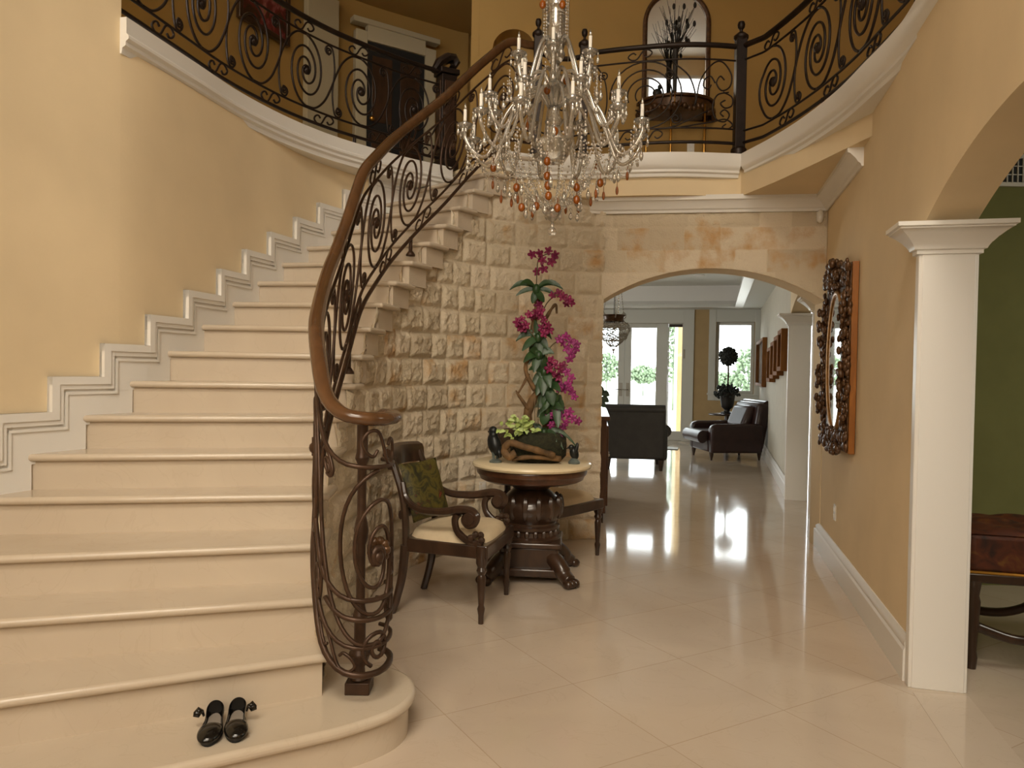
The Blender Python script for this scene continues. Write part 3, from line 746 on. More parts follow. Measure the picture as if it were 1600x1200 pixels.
def railing(root, path, s0, s1, off, period, iron, railm, foot_s=(), first=0.5, mir=False, rail_r=0.028, n_rail=10, rail_end=None, lift=None, bold=1.0):
    """off: heights of bottom bar, lower bar, upper bar, handrail above the path"""
    b0, b1, b2, b3 = off
    def up(s, h):
        return Vector((0, 0, h + (lift(s) * max(0, h - b1) / (b3 - b1) if lift else 0)))
    def line(h, r, name, m, n=6, sx=1.0, sz=1.0, e0=None, e1=None):
        A = s0 if e0 is None else e0; B = s1 if e1 is None else e1
        k = int((B - A) / 0.035) + 2
        pts = [path(A + (B - A) * i / (k - 1)) + up(A + (B - A) * i / (k - 1), h) for i in range(k)]
        MB().tube(pts, r, n, sx=sx, sz=sz).build(name, m, root, world=True, angle=0)
    line(b0, 0.014, 'bottom_bar', iron); line(b1, 0.0095, 'lower_bar', iron); line(b2, 0.0095, 'upper_bar', iron)
    line(b3, rail_r, 'handrail', railm, n_rail, 1.15, 0.85, e1=rail_end)
    n = max(1, round((s1 - s0) / period)); P = (s1 - s0) / n; h = b2 - b1
    for i in range(n):
        c = s0 + (i + first) * P
        mb = MB()
        def put(stk, dz):
            for pts, r in stk:
                q = [path(c + x) + up(c + x, dz + y) for x, y in pts if s0 - 0.01 <= c + x <= s1 + 0.01]
                if len(q) > 2: mb.tube(q, r * bold, 5)
        put(scroll_motif(P, h, mir), b1)
        put(little_s(P * 0.33, 0.2, b1 - b0), b0); put(little_s(-P * 0.05, 0.2, b3 - b2 - rail_r), b2)
        kc = path(c) + up(c, b1 + h / 2); mb.ball(kc, 0.026, 8, 6)
        mb.build('scroll_panel', iron, root, world=True, angle=0)
    for fs in foot_s:
        p = path(fs)
        MB().tube([p + Vector((0, 0, 0.012)), p + Vector((0, 0, b0 + 0.01))], 0.014, 6).lathe([(0.034, 0), (0.034, 0.012), (0.022, 0.03), (0.014, 0.04)], p, 8).build('foot', iron, root, world=True, angle=0)

# gallery railing on the left
LP = Path([(p[0], p[1], 3.362) for p in inset([q for q in EDGE_L], 0.13)])
r1 = thing('gallery_railing', 'dark iron scroll railing of the upper gallery above the tan stair wall', 'railing', (LP.p[0].x, LP.p[0].y, 3.362), group='gallery railings')
railing(r1, LP, 0.0, LP.len - 0.06, (0.10, 0.20, 0.78, 0.90), 0.62, M['ironb'], M['ironb'], (LP.len * 0.28, LP.len * 0.72), rail_r=0.023, bold=1.2)
# heavy carved newel where that railing ends
q = LP.p[-1]
nw = thing('newel_post', 'broad dark carved newel post at the head of the left gallery railing', 'newel post', (q.x, q.y, 3.362), rz=0.5, group='gallery newel posts')
MB().box((0, 0, 0.04), (0.19, 0.19, 0.08)).box((0, 0, 0.47), (0.15, 0.15, 0.80)).box((0, 0, 0.9), (0.19, 0.19, 0.05)).build('post', M['ironb'], nw, bevel=0.008)
MB().tube([(-0.13, 0, 0.90), (-0.08, 0, 0.98), (0.0, 0, 1.04), (0.06, 0, 1.05), (0.09, 0, 1.01), (0.07, 0, 0.97), (0.04, 0, 0.985)], [0.03, 0.045, 0.05, 0.045, 0.04, 0.03, 0.02], 8, sx=1.6).build('cap', M['ironb'], nw)
mb = MB()
for s in (-1, 1):
    for ang in (0, pi / 2):
        d = Vector((cos(ang), sin(ang), 0)) * s * 0.078
        mb.box(d + Vector((0, 0, 0.5)), (0.1 if ang else 0.012, 0.012 if ang else 0.1, 0.62))
mb.build('panel', M['iron'], nw, bevel=0.004)

def ball_newel(p, label, r=0.042, h=0.99):
    o = thing('newel_post', label, 'newel post', p, group='gallery newel posts')
    MB().box((0, 0, h / 2), (r * 1.75, r * 1.75, h)).lathe([(r * 1.35, 0), (r * 1.35, 0.05), (r, 0.07)], n=12).build('post', M['ironb'], o, bevel=0.006)
    MB().lathe([(r * 0.9, h - 0.02), (r * 1.25, h), (r * 1.25, h + 0.02), (r * 0.7, h + 0.045), (r * 0.3, h + 0.055), (r * 0.28, h + 0.075), (r * 0.55, h + 0.09), (r * 0.66, h + 0.115), (r * 0.5, h + 0.14), (0.0, h + 0.152)], n=14).build('finial', M['ironb'], o, angle=30)
    return o
nR = Vector((1.90, 6.43, 3.362)); nM = Vector((0.585, 6.62, 3.362))
ball_newel(nR, 'dark newel post with ball finial where the centre balcony meets the curved railing', 0.05)
ball_newel(nM, 'dark newel post with ball finial between the chandelier and the centre balcony', 0.042)
pS = at(838, 250, 6.5); nS = Vector((pS.x, 6.55, 3.362))
ball_newel(nS, 'dark newel post behind the chandelier where the stair handrail ends', 0.042, 1.04)
# centre balcony: bulging bays
cp = catmull([nM, (0.95, 6.50, 3.362), (1.35, 6.41, 3.362), (1.65, 6.40, 3.362), nR], 8)
CPth = Path(cp)
rc = thing('gallery_railing', 'iron balcony railing of concentric hoops in front of the arched mirror', 'railing', (1.25, 6.45, 3.362), group='gallery railings')
for h, r, nme in ((0.10, 0.014, 'bottom_bar'), (0.22, 0.008, 'lower_bar'), (0.80, 0.008, 'upper_bar'), (0.92, 0.023, 'handrail')):
    MB().tube([p + Vector((0, 0, h)) for p in cp], r, 8).build(nme, M['ironb'], rc, world=True, angle=0)
def cput(mb, pts, r): mb.tube([CPth(max(0, min(CPth.len, x))) + Vector((0, 0, y)) for x, y in pts], r, 5)
LC = CPth.len; cx = LC * 0.40
mb = MB()
for rr in (0.29, 0.215, 0.145, 0.08):
    sq = min(1.0, 0.285 / rr)
    cput(mb, [(cx + rr * 1.05 * cos(a), 0.51 + rr * sq * sin(a)) for a in [radians(d) for d in range(-150 + int(rr * 200), 230 - int(rr * 150), 12)]], 0.0068)
cput(mb, smooth2([(cx - 0.42, 0.79), (cx - 0.35, 0.66), (cx - 0.33, 0.45), (cx - 0.38, 0.25)]), 0.0065)
cput(mb, smooth2([(cx + 0.22, 0.78), (cx + 0.36, 0.66), (cx + 0.42, 0.50), (cx + 0.415, 0.40)]), 0.0068)
cput(mb, spiral(cx - 0.36, 0.70, 0.01, 0.045, 0.5, 1.6), 0.0065); cput(mb, spiral(cx + 0.2, 0.67, 0.01, 0.04, 2.5, 1.5), 0.0065)
cput(mb, spiral(cx + 0.26, 0.30, 0.01, 0.05, 4.0, 1.5), 0.0065)
mb.build('hoop_panel', M['ironb'], rc, world=True, angle=0)
mb = MB(); ex = LC - 0.13
cput(mb, smooth2([(cx + 0.425, 0.42), (cx + 0.46, 0.62), (cx + 0.56, 0.76), (ex - 0.03, 0.78), (ex + 0.05, 0.68), (ex + 0.04, 0.58), (ex - 0.03, 0.54), (ex - 0.08, 0.60), (ex - 0.05, 0.66), (ex - 0.01, 0.63)]), 0.0068)
cput(mb, smooth2([(ex - 0.09, 0.60), (ex - 0.13, 0.655), (ex - 0.18, 0.63), (ex - 0.19, 0.57), (ex - 0.15, 0.55), (ex - 0.125, 0.585)]), 0.0068)
cput(mb, smooth2([(ex + 0.03, 0.53), (ex - 0.07, 0.50), (ex - 0.11, 0.40), (ex - 0.08, 0.30), (ex, 0.28), (ex + 0.04, 0.34), (ex, 0.38), (ex - 0.04, 0.35), (ex - 0.01, 0.32)]), 0.0068)
cput(mb, smooth2([(ex - 0.02, 0.53), (ex + 0.06, 0.49), (ex + 0.06, 0.42), (ex, 0.395), (ex - 0.04, 0.43), (ex, 0.46)]), 0.0068)
cput(mb, smooth2([(cx + 0.05, 0.22), (cx + 0.25, 0.235), (ex - 0.12, 0.38)]), 0.0068)
cput(mb, smooth2([(cx + 0.3, 0.225), (ex - 0.12, 0.27), (ex, 0.30), (ex + 0.07, 0.26), (ex + 0.03, 0.22), (ex - 0.02, 0.23), (ex + 0.01, 0.26)]), 0.0068)
mb.build('scroll_panel', M['ironb'], rc, world=True, angle=0)
for st_, dz, hh in ((cx - 0.05, 0.81, 0.09), (cx - 0.2, 0.11, 0.10), (cx + 0.05, 0.11, 0.10)):
    mb = MB()
    for pts, r in little_s(st_, 0.2, hh): cput(mb, [(x, y + dz) for x, y in pts], r)
    mb.build('small_scroll', M['ironb'], rc, world=True, angle=0)
p = CPth(LC * 0.36)
MB().tube([p + Vector((0, 0, 0.01)), p + Vector((0, 0, 0.1))], 0.014, 6).lathe([(0.034, 0), (0.034, 0.012), (0.02, 0.03)], p, 8).build('foot', M['ironb'], rc, world=True, angle=0)
# short piece between the stair newel and the middle newel
rs = thing('gallery_railing', 'short iron railing piece behind the chandelier stem', 'railing', (0.4, 6.6, 3.362), group='gallery railings')
for h, r, nme in ((0.10, 0.014, 'bottom_bar'), (0.22, 0.008, 'lower_bar'), (0.80, 0.008, 'upper_bar'), (0.90, 0.023, 'handrail')):
    MB().tube([nS.lerp(nM, k / 6) + Vector((0, 0.03 * sin(pi * k / 6), h - 0.03 * sin(pi * k / 6))) for k in range(7)], r, 8).build(nme, M['ironb'], rs, world=True, angle=0)
SPth = Path([nS, nM]); mb = MB()
for pts, r in scroll_motif(0.36, 0.58): mb.tube([SPth(SPth.len / 2 + x) + Vector((0, 0, 0.22 + y)) for x, y in pts if abs(x) < SPth.len / 2], r, 5)
mb.build('scroll_panel', M['ironb'], rs, world=True, angle=0)
# right curved railing
ER = [p for p in EDGE_R if p[1] > 3.2]
RP = Path([(nR.x, nR.y, 3.362)] + [(p[0], p[1], 3.362) for p in inset(ER, 0.10)[2:]])
r2 = thing('gallery_railing', 'dark iron scroll railing curving along the right side of the upper gallery', 'railing', nR, group='gallery railings')
railing(r2, RP, 0.05, RP.len, (0.10, 0.20, 0.80, 0.92), 0.62, M['ironb'], M['ironb'], (RP.len * 0.34, RP.len * 0.7), rail_r=0.025, bold=1.25)

# stair railing: path runs from the volute at the foot up to the gallery
zs = {i: i * RISE for i in range(1, 20)}
foot = [(-.565, 3.175), (-.522, 3.155), (-.487, 3.085), (-.483, 2.995), (-.512, 2.912), (-.578, 2.868), (-.66, 2.885), (-.735, 2.95), (-.79, 3.06), (-.845, 3.22)]
fz = [.175, .175, .175, .175, .175, .18, .20, .27, .40, .56]
rp = [(x, y, z) for (x, y), z in zip(foot, fz)]
for i, (x, y) in ((4, (-.885, 3.40)), (5, (-.935, 3.68)), (6, (-.965, 3.93)), (7, (-.975, 4.17)), (8, (-.975, 4.40)), (9, (-.965, 4.55)), (10, (-.945, 4.70)), (11, (-.91, 4.96)), (12, (-.86, 5.22)), (13, (-.785, 5.47)), (14, (-.69, 5.69)), (15, (-.58, 5.89)), (16, (-.475, 6.06)), (17, (-.365, 6.21)), (18, (-.235, 6.345)), (19, (-.07, 6.46))):
    rp.append((x, y, zs[i] - (0.02 if i < 8 else 0)))
rp += [(0.08, 6.53, 3.345), (nS.x - 0.03, nS.y, 3.345)]
FP = Path(catmull(rp, 8))
sr = thing('stair_railing', 'curving wrought-iron stair railing with brown wooden handrail and volute end', 'railing', (-0.6, 3.05, RISE))
s_start = 0.10
railing(sr, FP, 0.02, FP.len, (0.13, 0.235, 0.815, 0.97), 0.60, M['iron'], M['rail'], [FP.s[FP.find(-.945, 4.70)] + d for d in (-0.25, 0.85, 1.9)], rail_r=0.032, n_rail=12, lift=lambda s: 0.155 * (1 - max(0, min(1, (s - 0.72) / 1.0))) ** 1.2, bold=1.12)
for k_, (h_, e0_, e1_) in enumerate(((0.42, 0.05, 1.0), (0.345, 0.0, 0.55))):
    MB().tube([FP(e0_ + (e1_ - e0_) * i / 30) + Vector((0, 0, h_)) for i in range(31)], 0.0105, 6).build('ring_bar', M['iron'], sr, world=True, angle=0)
for c_, z_, w_ in ((0.16, 0.47, 1), (0.30, 0.17, -1), (0.12, 0.27, 1)):
    MB().tube([FP(max(0.01, c_ + w_ * x)) + Vector((0, 0, z_ + y)) for x, y in spiral(0, 0.06, 0.015, 0.075, 0.5, 1.6)], 0.009, 5).build('ring_scroll', M['iron'], sr, world=True, angle=0)
# turned newel in the eye of the volute
nv = Vector((-.605, 3.045, RISE))
MB().box(nv + Vector((0, 0, 0.025)), (0.10, 0.10, 0.05)).lathe([(0.04, 0.05), (0.024, 0.075), (0.022, 0.10), (0.036, 0.13), (0.046, 0.155), (0.028, 0.18), (0.024, 0.20), (0.024, 0.29), (0.031, 0.31), (0.023, 0.335), (0.0185, 0.36), (0.0185, 0.60), (0.027, 0.63), (0.03, 0.66), (0.026, 0.69), (0.0185, 0.72), (0.0185, 0.93), (0.03, 0.955), (0.023, 0.98), (0.023, 1.08), (0.022, 1.12)], nv, 14).build('newel', M['iron'], sr, world=True, bevel=0.004, angle=30)
q = nv + Vector((0.085, -0.075, 0.60))
mb = MB()
for k in range(9):
    a = tau * k / 9; mb.ball(q + Vector((0.03 * cos(a), 0, 0.035 * sin(a))), (0.02, 0.018, 0.02), 7, 5)
mb.ball(q, 0.022, 8, 6); mb.build('rosette', M['carve'], sr, world=True, angle=0)
# ------------------------------------------------------------------ armchairs
def armchair(label, loc, rz, arms=True):
    o = thing('armchair', label, 'armchair', loc, rz) if arms else thing('side_chair', label, 'chair', loc, rz)
    w = M['dwood']
    for y in (-1, 1):
        MB().lathe([(0.016, 0), (0.017, 0.05), (0.024, 0.09), (0.017, 0.11), (0.021, 0.16), (0.027, 0.27), (0.02, 0.29), (0.032, 0.315), (0.024, 0.335), (0.036, 0.36), (0.036, 0.46)], (0.25, 0.30 * y, 0), 12).build('leg', w, o, angle=35)
        rl = catmull([(-0.325, 0.27 * y, 0), (-0.295, 0.268 * y, 0.10), (-0.265, 0.262 * y, 0.24), (-0.25, 0.258 * y, 0.42)], 5)
        MB().tube(rl, [0.022 + 0.009 * i / (len(rl) - 1) for i in range(len(rl))], 8, sx=1.0, sz=1.0).build('leg', w, o, angle=40)
        sp = catmull([(-0.245, 0.258 * y, 0.40), (-0.25, 0.256 * y, 0.55), (-0.275, 0.25 * y, 0.72), (-0.325, 0.238 * y, 0.86), (-0.36, 0.23 * y, 0.95)], 6)
        MB().tube(sp, 0.027, 8, sx=1.0, sz=0.85).build('back_stile', w, o, angle=40)
        if not arms: continue
        ar = catmull([(-0.275, 0.25 * y, 0.80), (-0.24, 0.272 * y, 0.71), (-0.15, 0.305 * y, 0.655), (0.0, 0.325 * y, 0.65), (0.12, 0.325 * y, 0.67), (0.185, 0.325 * y, 0.665), (0.215, 0.325 * y, 0.635), (0.205, 0.325 * y, 0.60), (0.175, 0.325 * y, 0.59), (0.155, 0.325 * y, 0.61), (0.165, 0.325 * y, 0.63)], 6)
        mb = MB().tube(ar, [0.017 + 0.011 * min(1, i / 24) for i in range(len(ar))], 8, sx=1.15)
        mb.lathe([(0, -0.036), (0.036, -0.036), (0.042, 0), (0.036, 0.036), (0, 0.036)], (0.18, 0.325 * y, 0.625), 12, Matrix.Rotation(pi / 2, 3, 'X'))
        mb.build('arm', w, o, angle=40)
        su = catmull([(0.10, 0.322 * y, 0.645), (0.085, 0.318 * y, 0.60), (0.10, 0.312 * y, 0.54), (0.155, 0.306 * y, 0.49), (0.225, 0.302 * y, 0.465)], 5)
        mb = MB().tube(su, [0.03, 0.026, 0.022] + [0.022] * 8 + [0.024] * 9 + [0.03], 8, sx=0.8)
        for k in range(7):
            a = k * 0.9; mb.ball((0.215 + 0.032 * cos(a), 0.302 * y + 0.022 * sin(a * 1.7), 0.495 + 0.03 * sin(a)), 0.022, 6, 5)
        mb.build('arm_support', w, o, angle=40)
    fr = [(0.29, -0.325), (0.30, 0.0), (0.29, 0.325), (-0.265, 0.275), (-0.265, -0.275)]
    MB().prism(fr, 0.385, 0.465).build('seat_frame', w, o, bevel=0.008)
    # domed cushion
    mb = MB(); n = 28; rings = 7; vs = []; fs = []
    for i in range(rings + 1):
        q = i / rings; zz = 0.462 + 0.07 * sqrt(max(0, 1 - (1 - q) ** 2.6)) if i < rings else 0.532
        rr = (1 - q) ** 0.45 if i < rings else 0.0
        for k in range(n):
            a = tau * k / n; ca, sa = cos(a), sin(a); p = 4.5
            R = 1 / (abs(ca) ** p + abs(sa) ** p) ** (1 / p)
            x = 0.01 + 0.265 * R * ca * rr; y = (0.285 + 0.04 * ca) * R * sa * rr
            vs.append((x, y, zz))
    for i in range(rings):
        for k in range(n): fs.append((i * n + k, i * n + (k + 1) % n, (i + 1) * n + (k + 1) % n, (i + 1) * n + k))
    mb.add(vs, fs, True).build('seat', M['seat'], o, angle=0)
    cr = catmull([(-0.345, -0.26, 0.0), (-0.385, -0.13, 0.0), (-0.40, 0, 0), (-0.385, 0.13, 0.0), (-0.345, 0.26, 0.0)], 5)
    mb = MB(); vs = []; m = len(cr)
    prof = [(-0.024, 0.885), (0.02, 0.885), (0.014, 0.93), (0.010, 0.975), (0.0, 1.0), (-0.03, 1.015), (-0.058, 1.0), (-0.06, 0.97), (-0.04, 0.94)]
    for p in cr:
        for a, z in prof: vs.append((p.x + a, p.y, z - 0.01 * (abs(p.y) / 0.26) ** 2))
    k = len(prof)
    fs = [(i * k + j, i * k + (j + 1) % k, (i + 1) * k + (j + 1) % k, (i + 1) * k + j) for i in range(m - 1) for j in range(k)] + [tuple(range(k)), tuple(range((m - 1) * k, m * k))]
    mb.add(vs, fs, True).build('crest_rail', w, o, angle=40)
    mb = MB().tube(catmull([(-0.29, -0.24, 0.60), (-0.31, 0, 0.585), (-0.29, 0.24, 0.60)], 6), 0.02, 8, sx=0.8, sz=1.5)
    mb.ball((-0.302, 0, 0.60), (0.02, 0.07, 0.045), 10, 7)
    mb.build('back_splat', w, o, angle=40)
    return o
c1 = (Vector((-.18, 4.36, 0)) + Vector((-.05, 4.96, 0)) + Vector((-.665, 4.50, 0)) + Vector((-.565, 5.03, 0))) / 4
ch = armchair('carved dark armchair with green pillow, beside the foot of the stairs', (c1.x + 0.035, c1.y + 0.03, 0), radians(-14))
armchair('dark armless chair with ivory seat half hidden behind the round table', (0.335, 6.02, 0), radians(-40), False)
def pillow_mesh(mb, sx, sy, th, n=14):
    vs = []; fs = []
    for side in (1, -1):
        for i in range(n + 1):
            for j in range(n + 1):
                u = -1 + 2 * i / n; v = -1 + 2 * j / n
                h = th * ((1 - u ** 4) * (1 - v ** 4)) ** 0.6
                pin = 1 - 0.07 * (1 - abs(u) ** 2) * 1 if False else 1
                vs.append((u * sx * (1 - 0.08 * (1 - v * v) * 0.6), v * sy * (1 - 0.08 * (1 - u * u) * 0.6), side * h))
    N = (n + 1) ** 2
    for s in range(2):
        for i in range(n):
            for j in range(n):
                a = s * N + i * (n + 1) + j; fs.append((a, a + 1, a + n + 2, a + n + 1))
    return mb.add(vs, fs, True)
pl = pillow_mesh(MB(), 0.19, 0.165, 0.045).build('pillow', M['pillow'], angle=0)
tag(pl, 'olive green floral pillow propped against the chair back', 'pillow')
Rz = Matrix.Rotation(radians(-14), 4, 'Z')
pl.matrix_world = Matrix.Translation((c1.x + 0.035, c1.y + 0.03, 0)) @ Rz @ Matrix.Translation((-0.225, 0.0, 0.725)) @ Matrix.Rotation(radians(-26), 4, 'Z') @ Matrix.Rotation(radians(71), 4, 'Y') @ Matrix.Rotation(radians(3), 4, 'Z')

# ------------------------------------------------------------------ round pedestal table
TC = Vector((0.155, 5.46, 0)); TZ = 0.835
tb = thing('pedestal_table', 'round carved pedestal table with cream marble top under the orchids', 'table', TC)
MB().lathe([(0.0, TZ - 0.042), (0.40, TZ - 0.042), (0.425, TZ - 0.036), (0.435, TZ - 0.022), (0.432, TZ - 0.008), (0.42, TZ), (0.0, TZ)], n=56).build('tabletop', M['top'], tb, angle=35)
MB().lathe([(0.0, 0.70), (0.345, 0.70), (0.375, 0.715), (0.385, 0.74), (0.40, 0.755), (0.405, 0.775), (0.40, TZ - 0.042), (0.0, TZ - 0.042)], n=48).build('apron', M['twood'], tb, angle=30)
PA = radians(-50)
mb = MB().lathe([(0.13, 0.70), (0.165, 0.685), (0.15, 0.66), (0.125, 0.64), (0.165, 0.61), (0.212, 0.565), (0.235, 0.52), (0.232, 0.48), (0.205, 0.43), (0.185, 0.405), (0.185, 0.39), (0.21, 0.38), (0.21, 0.36), (0.195, 0.345), (0.20, 0.315), (0.225, 0.30), (0.225, 0.285), (0.0, 0.285)], n=28)
for k in range(14):
    a = tau * k / 14; mb.ball((0.212 * cos(a), 0.212 * sin(a), 0.52), (0.03, 0.03, 0.085), 6, 6)
for k in range(20):
    a = tau * k / 20; mb.ball((0.196 * cos(a + .15), 0.196 * sin(a + .15), 0.333), (0.02, 0.02, 0.03), 6, 5)
mb.build('pedestal', M['dwood'], tb, angle=35)
Rb = Matrix.Rotation(PA + pi / 4, 3, 'Z')
MB().box((0, 0, 0.265), (0.46, 0.46, 0.045), Rb).box((0, 0, 0.17), (0.42, 0.42, 0.16), Rb).box((0, 0, 0.08), (0.50, 0.50, 0.06), Rb).build('plinth', M['dwood'], tb, bevel=0.014, segs=3)
for k in range(4):
    a = PA + pi / 2 * k; d = Vector((cos(a), sin(a), 0)); t = Vector((-d.y, d.x, 0))
    mb = MB()
    mb.tube(catmull([d * 0.22 + Vector((0, 0, 0.18)), d * 0.30 + Vector((0, 0, 0.14)), d * 0.36 + Vector((0, 0, 0.08)), d * 0.41 + Vector((0, 0, 0.045))], 5), [0.06] * 5 + [0.058] * 5 + [0.050] * 6, 10)
    for q in (-1, 0, 1): mb.ball(d * 0.43 + t * 0.036 * q + Vector((0, 0, 0.032)), (0.042, 0.03, 0.032), 8, 6, Matrix.Rotation(a, 3, 'Z'))
    mb.build('paw_foot', M['dwood'], tb, angle=0)

# ------------------------------------------------------------------ orchid arrangement
rnd = random.Random(5)
oa = thing('orchid_arrangement', 'tall arrangement of magenta orchids climbing driftwood, in a mossy planter on the table', 'flower arrangement', (TC.x, TC.y, TZ))
YO = 5.42
def op(px, py, dy=0.0): return at(px, py, YO + dy)
pb = at(840, 716, 5.40)
# mossy trough
mb = MB(); vs = []; fs = []; n = 26; hts = [(0.0, 0.155, 0.09), (0.05, 0.195, 0.115), (0.13, 0.21, 0.125), (0.19, 0.205, 0.12), (0.215, 0.17, 0.10), (0.225, 0.0, 0.0)]
cxm = Vector((0.20, 5.43, TZ))
for z, rx, ry in hts:
    for k in range(n):
        a = tau * k / n; f = 1 + 0.10 * noise.noise(Vector((cos(a) * 2, sin(a) * 2, z * 9)))
        vs.append(cxm + Vector((rx * f * cos(a), ry * f * sin(a), z)))
fs = [(i * n + k, i * n + (k + 1) % n, (i + 1) * n + (k + 1) % n, (i + 1) * n + k) for i in range(len(hts) - 1) for k in range(n)] + [tuple(range(n))]
mb.add(vs, fs, True).build('planter', M['moss'], oa, world=True, angle=0)
def branch(mb, pts, rad, seed):
    c = catmull(pts, 7); m = len(c)
    R = [rad[0] + (rad[1] - rad[0]) * i / (m - 1) for i in range(m)]
    R = [r * (1 + 0.35 * noise.noise(Vector((i * 0.35, seed, 0)))) for i, r in enumerate(R)]
    mb.tube(c, R, 9)
mb = MB()
branch(mb, [op(866, 712, -.13), op(840, 704, -.17), op(815, 697, -.17), op(797, 692, -.15), op(788, 703, -.14), op(795, 713, -.15), op(806, 708, -.15)], (0.022, 0.03), 1)
branch(mb, [op(800, 718, -.13), op(830, 714, -.15), op(876, 717, -.10)], (0.014, 0.02), 2)
mb.build('driftwood', M['drift'], oa, world=True, angle=0)
mb = MB()
branch(mb, [op(832, 680), op(824, 650), op(834, 622), op(847, 600), op(841, 560), op(833, 520), op(839, 480), op(838, 462)], (0.036, 0.016), 3)
branch(mb, [op(852, 676, .05), op(858, 640, .05), op(850, 600, .04), op(848, 560, .03), op(846, 520)], (0.032, 0.018), 4)
branch(mb, [op(836, 610, -.03), op(822, 582, -.04), op(824, 560, -.04), op(834, 545, -.02)], (0.018, 0.012), 5)
branch(mb, [op(826, 640, -.02), op(812, 620, -.04), op(806, 610, -.04)], (0.016, 0.006), 6)
branch(mb, [op(826, 584, -.03), op(818, 600, -.05), op(810, 614, -.05)], (0.012, 0.006), 7)
branch(mb, [op(844, 520), op(856, 492, .04), op(868, 476, .06), op(870, 490, .06)], (0.016, 0.008), 8)
mb.build('trunk', M['drift'], oa, world=True, angle=0)
mb = MB(); gA = op(838, 662, -.09); gB = op(838, 622, -.09)
mb.lathe([(0.0, 0.0), (0.016, 0.0), (0.016, (gB - gA).length), (0.0135, (gB - gA).length), (0.0135, 0.01), (0, 0.01)], gA, 14).build('glass_tube', M['glass'], oa, world=True, angle=40)
def leaf(mb, a, b, w, droop=0.02, n=7):
    a = Vector(a); b = Vector(b); d = b - a; up = Vector((0, 0, 1)); s = d.cross(Vector((0, -1, 0.25)))
    if s.length < 1e-4: s = Vector((1, 0, 0))
    s.normalize(); nrm = s.cross(d).normalized(); vs = []; fs = []
    for i in range(n + 1):
        q = i / n; c = a + d * q + Vector((0, 0, 1)) * (droop * 4 * q * (1 - q)); ww = w * (sin(pi * min(1, q * 0.92 + 0.06)) ** 0.7)
        vs += [c - s * ww, c - nrm * ww * 0.25, c + s * ww]
    for i in range(n): fs += [(i * 3, i * 3 + 1, i * 3 + 4, i * 3 + 3), (i * 3 + 1, i * 3 + 2, i * 3 + 5, i * 3 + 4)]
    k = len(vs); off = nrm * 0.002
    vs2 = [v - off for v in vs]; mb.add(vs, fs, True); mb.add(vs2, [f[::-1] for f in fs], True)
def flower(mb, c, r, rnd):
    ax = Vector((rnd.uniform(-.5, .5), -1, rnd.uniform(-.35, .45))).normalized(); q = Vector((0, -1, 0)).rotation_difference(ax).to_matrix()
    roll = rnd.uniform(0, tau)
    for k in range(5):
        a = roll + tau * k / 5; wd = 0.40 if k % 2 else 0.30
        d = Vector((cos(a), 0, sin(a)))
        rot = q @ Matrix.Rotation(-a, 3, 'Y')
        mb.ball(Vector(c) + q @ (d * r * 0.55) + ax * 0.12 * r, (r * 0.55, r * 0.10, r * wd), 7, 4, rot)
    mb.ball(Vector(c) + ax * r * 0.25, r * 0.2, 6, 4)
sprays = [
 ('petal', [(831, 398), (843, 396), (857, 392), (866, 403), (848, 407), (862, 409), (838, 425), (849, 421), (868, 398)], [(838, 446), (839, 425), (842, 405), (858, 396), (866, 402)]),
 ('petal', [(863, 461), (873, 458), (880, 464), (889, 469), (893, 473), (842, 476), (885, 475)], [(846, 495), (852, 478), (862, 466), (876, 461), (890, 470)]),
 ('petal', [(832, 495), (843, 492), (850, 500), (856, 508), (850, 521), (845, 486), (838, 489), (827, 491), (858, 516), (847, 512)], [(842, 528), (847, 510), (846, 492)]),
 ('petal', [(808, 504), (815, 499), (821, 508), (812, 511), (818, 514)], [(838, 530), (826, 515), (814, 505)]),
 ('petalp', [(874, 530), (884, 526), (892, 534), (899, 545), (893, 553), (886, 545), (901, 538), (880, 536), (890, 560)], [(852, 560), (862, 540), (882, 530), (898, 548)]),
 ('petal', [(862, 562), (868, 570), (858, 576), (875, 578), (865, 584), (873, 590), (860, 566), (880, 571)], [(852, 610), (862, 590), (868, 570)]),
 ('petalp', [(886, 581), (893, 590), (888, 600), (882, 608), (893, 612), (897, 620), (877, 602), (890, 606), (872, 606)], [(866, 640), (872, 615), (888, 595), (896, 618)]),
 ('petalp', [(866, 645), (876, 651), (885, 647), (895, 654), (903, 658), (868, 660), (872, 672), (880, 667), (858, 650), (890, 644), (866, 677), (878, 640), (884, 660), (861, 664), (874, 681)], [(862, 690), (868, 665), (880, 650), (902, 657)])]
for col, fl, stm in sprays:
    mb = MB(); dy = rnd.uniform(-.06, -.01)
    sc_ = catmull([op(x, y, dy + .01) for x, y in stm], 6)
    for x, y in fl:
        fc = op(x, y, dy + rnd.uniform(-.04, .03)); flower(mb, fc, rnd.uniform(0.028, 0.037), rnd)
        mb.tube([fc, min(sc_, key=lambda v: (v - fc).length)], 0.002, 4)
    mb.tube(sc_, 0.002, 4)
    sp_ = mb.build('flower_spray', M[col], oa, world=True, angle=0)
    MB().tube(catmull([op(x, y, dy + .01) for x, y in stm], 6), 0.0042, 5).build('stem', M['stem'], oa, world=True, angle=0)
